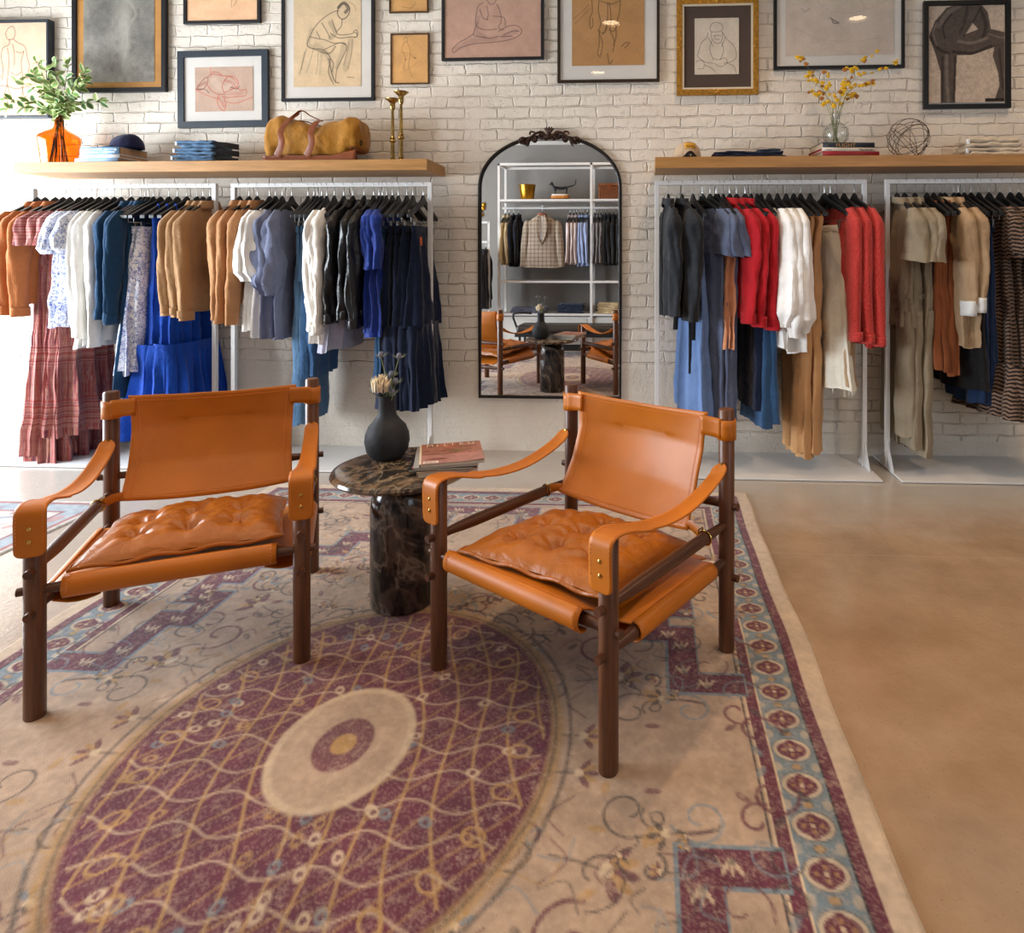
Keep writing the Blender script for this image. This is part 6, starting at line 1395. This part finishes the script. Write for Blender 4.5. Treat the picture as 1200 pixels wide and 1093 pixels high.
# clothes hanging in the shelving
FB.update(ecru=M_fabric('ecru_wool', '#c9b48e'), nite=M_fabric('midnight_wool', '#131722'), plaid=M_fabric('plaid_wool', '#a39484', 'plaid', col2='#5e4c40'), pinks=M_fabric('pink_stripe_cotton', '#cdbfbc', 'stripe', col2='#b29a9a'), blues=M_fabric('pale_blue_cotton', '#93a3c8'), greys=M_fabric('grey_stripe_cotton', '#7e7a7c', 'stripe', col2='#2f2c30'), dkk=M_fabric('dark_check', '#191b1f', 'check', col2='#2e3238'))
URD, URZ = 4.50, 1.893
def uhang(mat, xs, hemz, desc, cat='shirt', name='hanging_shirt', **k):
    hang(dict(name=name, cat=cat, mat=FB[mat], group=desc+'s in the reflected shelving', L=hemz-URZ, sleeve='long', slen=.58, collar=1, rw=.065, rt=.034, sw=.175, t=.03, hw=.18, **k), None, None, desc, 'in the mirror', rail_d=URD, rail_z=URZ, xs=xs)
uhang('ecru', [-1.90, -1.85], 1.12, 'ecru wool jacket', 'jacket', 'wool_jacket')
uhang('nite', [-1.79, -1.72], 1.10, 'midnight blue jacket', 'jacket', 'wool_jacket')
uhang('pinks', [-1.03, -.985, -.945], 1.13, 'pink striped shirt')
uhang('blues', [-.895, -.86, -.80], 1.11, 'pale blue shirt')
uhang('greys', [-.70, -.66, -.62], 1.15, 'grey striped shirt')
uhang('dkk', [-.56, -.51, -.45, -.39], 1.12, 'dark checked shirt')
# plaid blazer facing the room, with a white shirt under it
bx_, by_, bz_ = -1.37, -4.31, 1.89
hanger((bx_, by_+.012, bz_), PI/2, 'black hanger holding the plaid blazer', False)
G().box((0, 0, 0), (.02, .20, .012)).obj('front_arm_x', M_white, un, smooth=False, loc=(bx_-ucx, (UYF-ucy)+.0-.09, 1.900-.012)).name = 'display_arm'
bz = thing('plaid_blazer', 'tan plaid blazer facing out with white shirt, seen in the mirror', 'blazer', (bx_, by_+.012, bz_))
def blz(u, v):
    a = u*2*PI; z = lerp(-.125, -.80, v); W = interp(-z, [(.125, .07), (.21, .205), (.30, .20), (.45, .185), (.8, .235)]); T = interp(-z, [(.125, .03), (.21, .045), (.5, .07), (.8, .075)])
    c_, s_ = math.cos(a), math.sin(a); return (W*math.copysign(abs(c_)**.9, c_), T*math.copysign(abs(s_)**.7, s_), z)
G().grid(blz, 64, 26, cu=True).wob(.006, 9, 4).obj('blazer_body', FB['plaid'], bz)
for k in (-1, 1):
    G().grid(lambda u, v: (k*(.19+.055*v**.6+.052*lerp(.6, 1, min(1, v*6))*math.cos(u*2*PI)), .048*lerp(.6, 1, min(1, v*6))*math.sin(u*2*PI), -.19-.60*v), 28, 20, cu=True).wob(.006, 10, k).obj('sleeve', FB['plaid'], bz)
    G().grid(lambda u, v: (k*lerp(.012, .075*math.sin(PI*min(1, .2+v*.8))+.004, u), .066+.014*math.sin(PI*v)+.012*u, lerp(-.13, -.50, v)), 8, 16).obj('lapel', FB['plaid'], bz, solid=.005)
G().poly([(-.045, -.12), (.045, -.12), (.012, -.45), (-.012, -.45)], 'y', .050, .064).obj('white_shirt_front', FB['wcot'], bz, smooth=False)
G().tube([(.045*math.cos(a), .02+.04*math.sin(a), -.115) for a in [k*PI/8 for k in range(16)]], .02, 8, closed=True).obj('shirt_collar', M_fabric('rust_print_collar', '#8a5640'), bz)
for k in range(2): jeans_fold(('lower', 'upper')[k]+' pair of folded grey trousers on the bottom board of the reflected shelving', (-1.58+.02*k, -4.46, .493+.036*k), .46, .26, .036, PI, FB['slate'], None, 'folded grey trousers in the shelving', 100+k, 1)
for k in range(3): jeans_fold(('bottom', 'middle', 'top')[k]+' pair of folded navy jeans on the bottom board of the reflected shelving', (-1.02, -4.46, .493+.040*k), .34, .26, .040, PI, FB['navy'], None, 'folded navy jeans in the shelving', 104+k, 1)
for k in range(3): jeans_fold(('bottom', 'middle', 'top')[k]+' folded cream sweater on the bottom board of the reflected shelving', (-.52, -4.46, .493+.045*k), .28, .26, .046, PI, FB['ecru'], None, 'folded cream sweaters in the shelving', 110+k, 1)
# black bench with dark cushion in front of the shelving
bn = thing('cushioned_bench', 'long black bench with a dark brown cushion, seen in the mirror', 'bench', (-.95, -3.98, 0)); dkl = M_leather('dark_brown_leather', '#2e2723', .45)
G().box((0, 0, .275), (1.35, .42, .05)).obj('bench_frame', blkM, bn, smooth=False, bevel=.004); g = G().box((0, 0, .345), (1.32, .42, .085)); g.obj('bench_cushion', dkl, bn, smooth=False, bevel=.03)
for x in (-.62, .62):
    for y in (-.17, .17): G().tube([(x, y, .0), (x, y, .27)], .016, 10).obj('bench_leg', blkM, bn)
G().tube(catmull([(-.62, .17, .26), (-.66, .18, .38), (-.70, .18, .52), (-.60, .18, .545), (-.47, .17, .54)], 5), .014, 8).obj('armrest', blkM, bn)
# rail with dark coats in the far corner
rb = thing('clothes_rail', 'white steel clothes rail with dark coats, at far left in the mirror', 'clothes rail', (-2.55, -4.12, 0))
for x in (-.52, .52): G().box((x, 0, .84), (.026, .026, 1.68)).obj('upright', M_white, rb, smooth=False)
for z in (1.67, 1.42): G().box((0, 0, z), (1.04, .026, .026)).obj('hanging_bar', M_white, rb, smooth=False)
G().box((0, 0, .006), (1.2, .47, .012)).obj('base_plate', M_white, rb, smooth=False)
hang(dict(name='wool_coat', cat='coat', mat=FB['nite'], group='dark coats on the reflected rail', L=-.86, sleeve='long', slen=.6, collar=1, t=.04), None, None, 'midnight wool coat', 'at far left in the mirror', rail_d=4.12, rail_z=1.433, xs=[-2.22, -2.14, -2.07])
hang(dict(name='suede_jacket', cat='jacket', mat=FB['rust'], group='rust coats on the reflected rail', L=-.8, sleeve='long', slen=.6, collar=1, t=.04), None, None, 'rust suede coat', 'at far left in the mirror', rail_d=4.12, rail_z=1.433, xs=[-2.38, -2.30])
gold = thing('gold_wall_ornament', 'small gold leaf-shaped ornament on the grey wall, seen in the mirror', 'ornament', (-2.33, YB, 1.86)); g = G(); rn = random.Random(2)
for k in range(14): g.ball((rn.uniform(-.04, .05), .012, rn.uniform(-.11, .11)), rn.uniform(.02, .035), 8, 5, (1, .3, 1))
g.obj('gold_leaves', bb, gold)
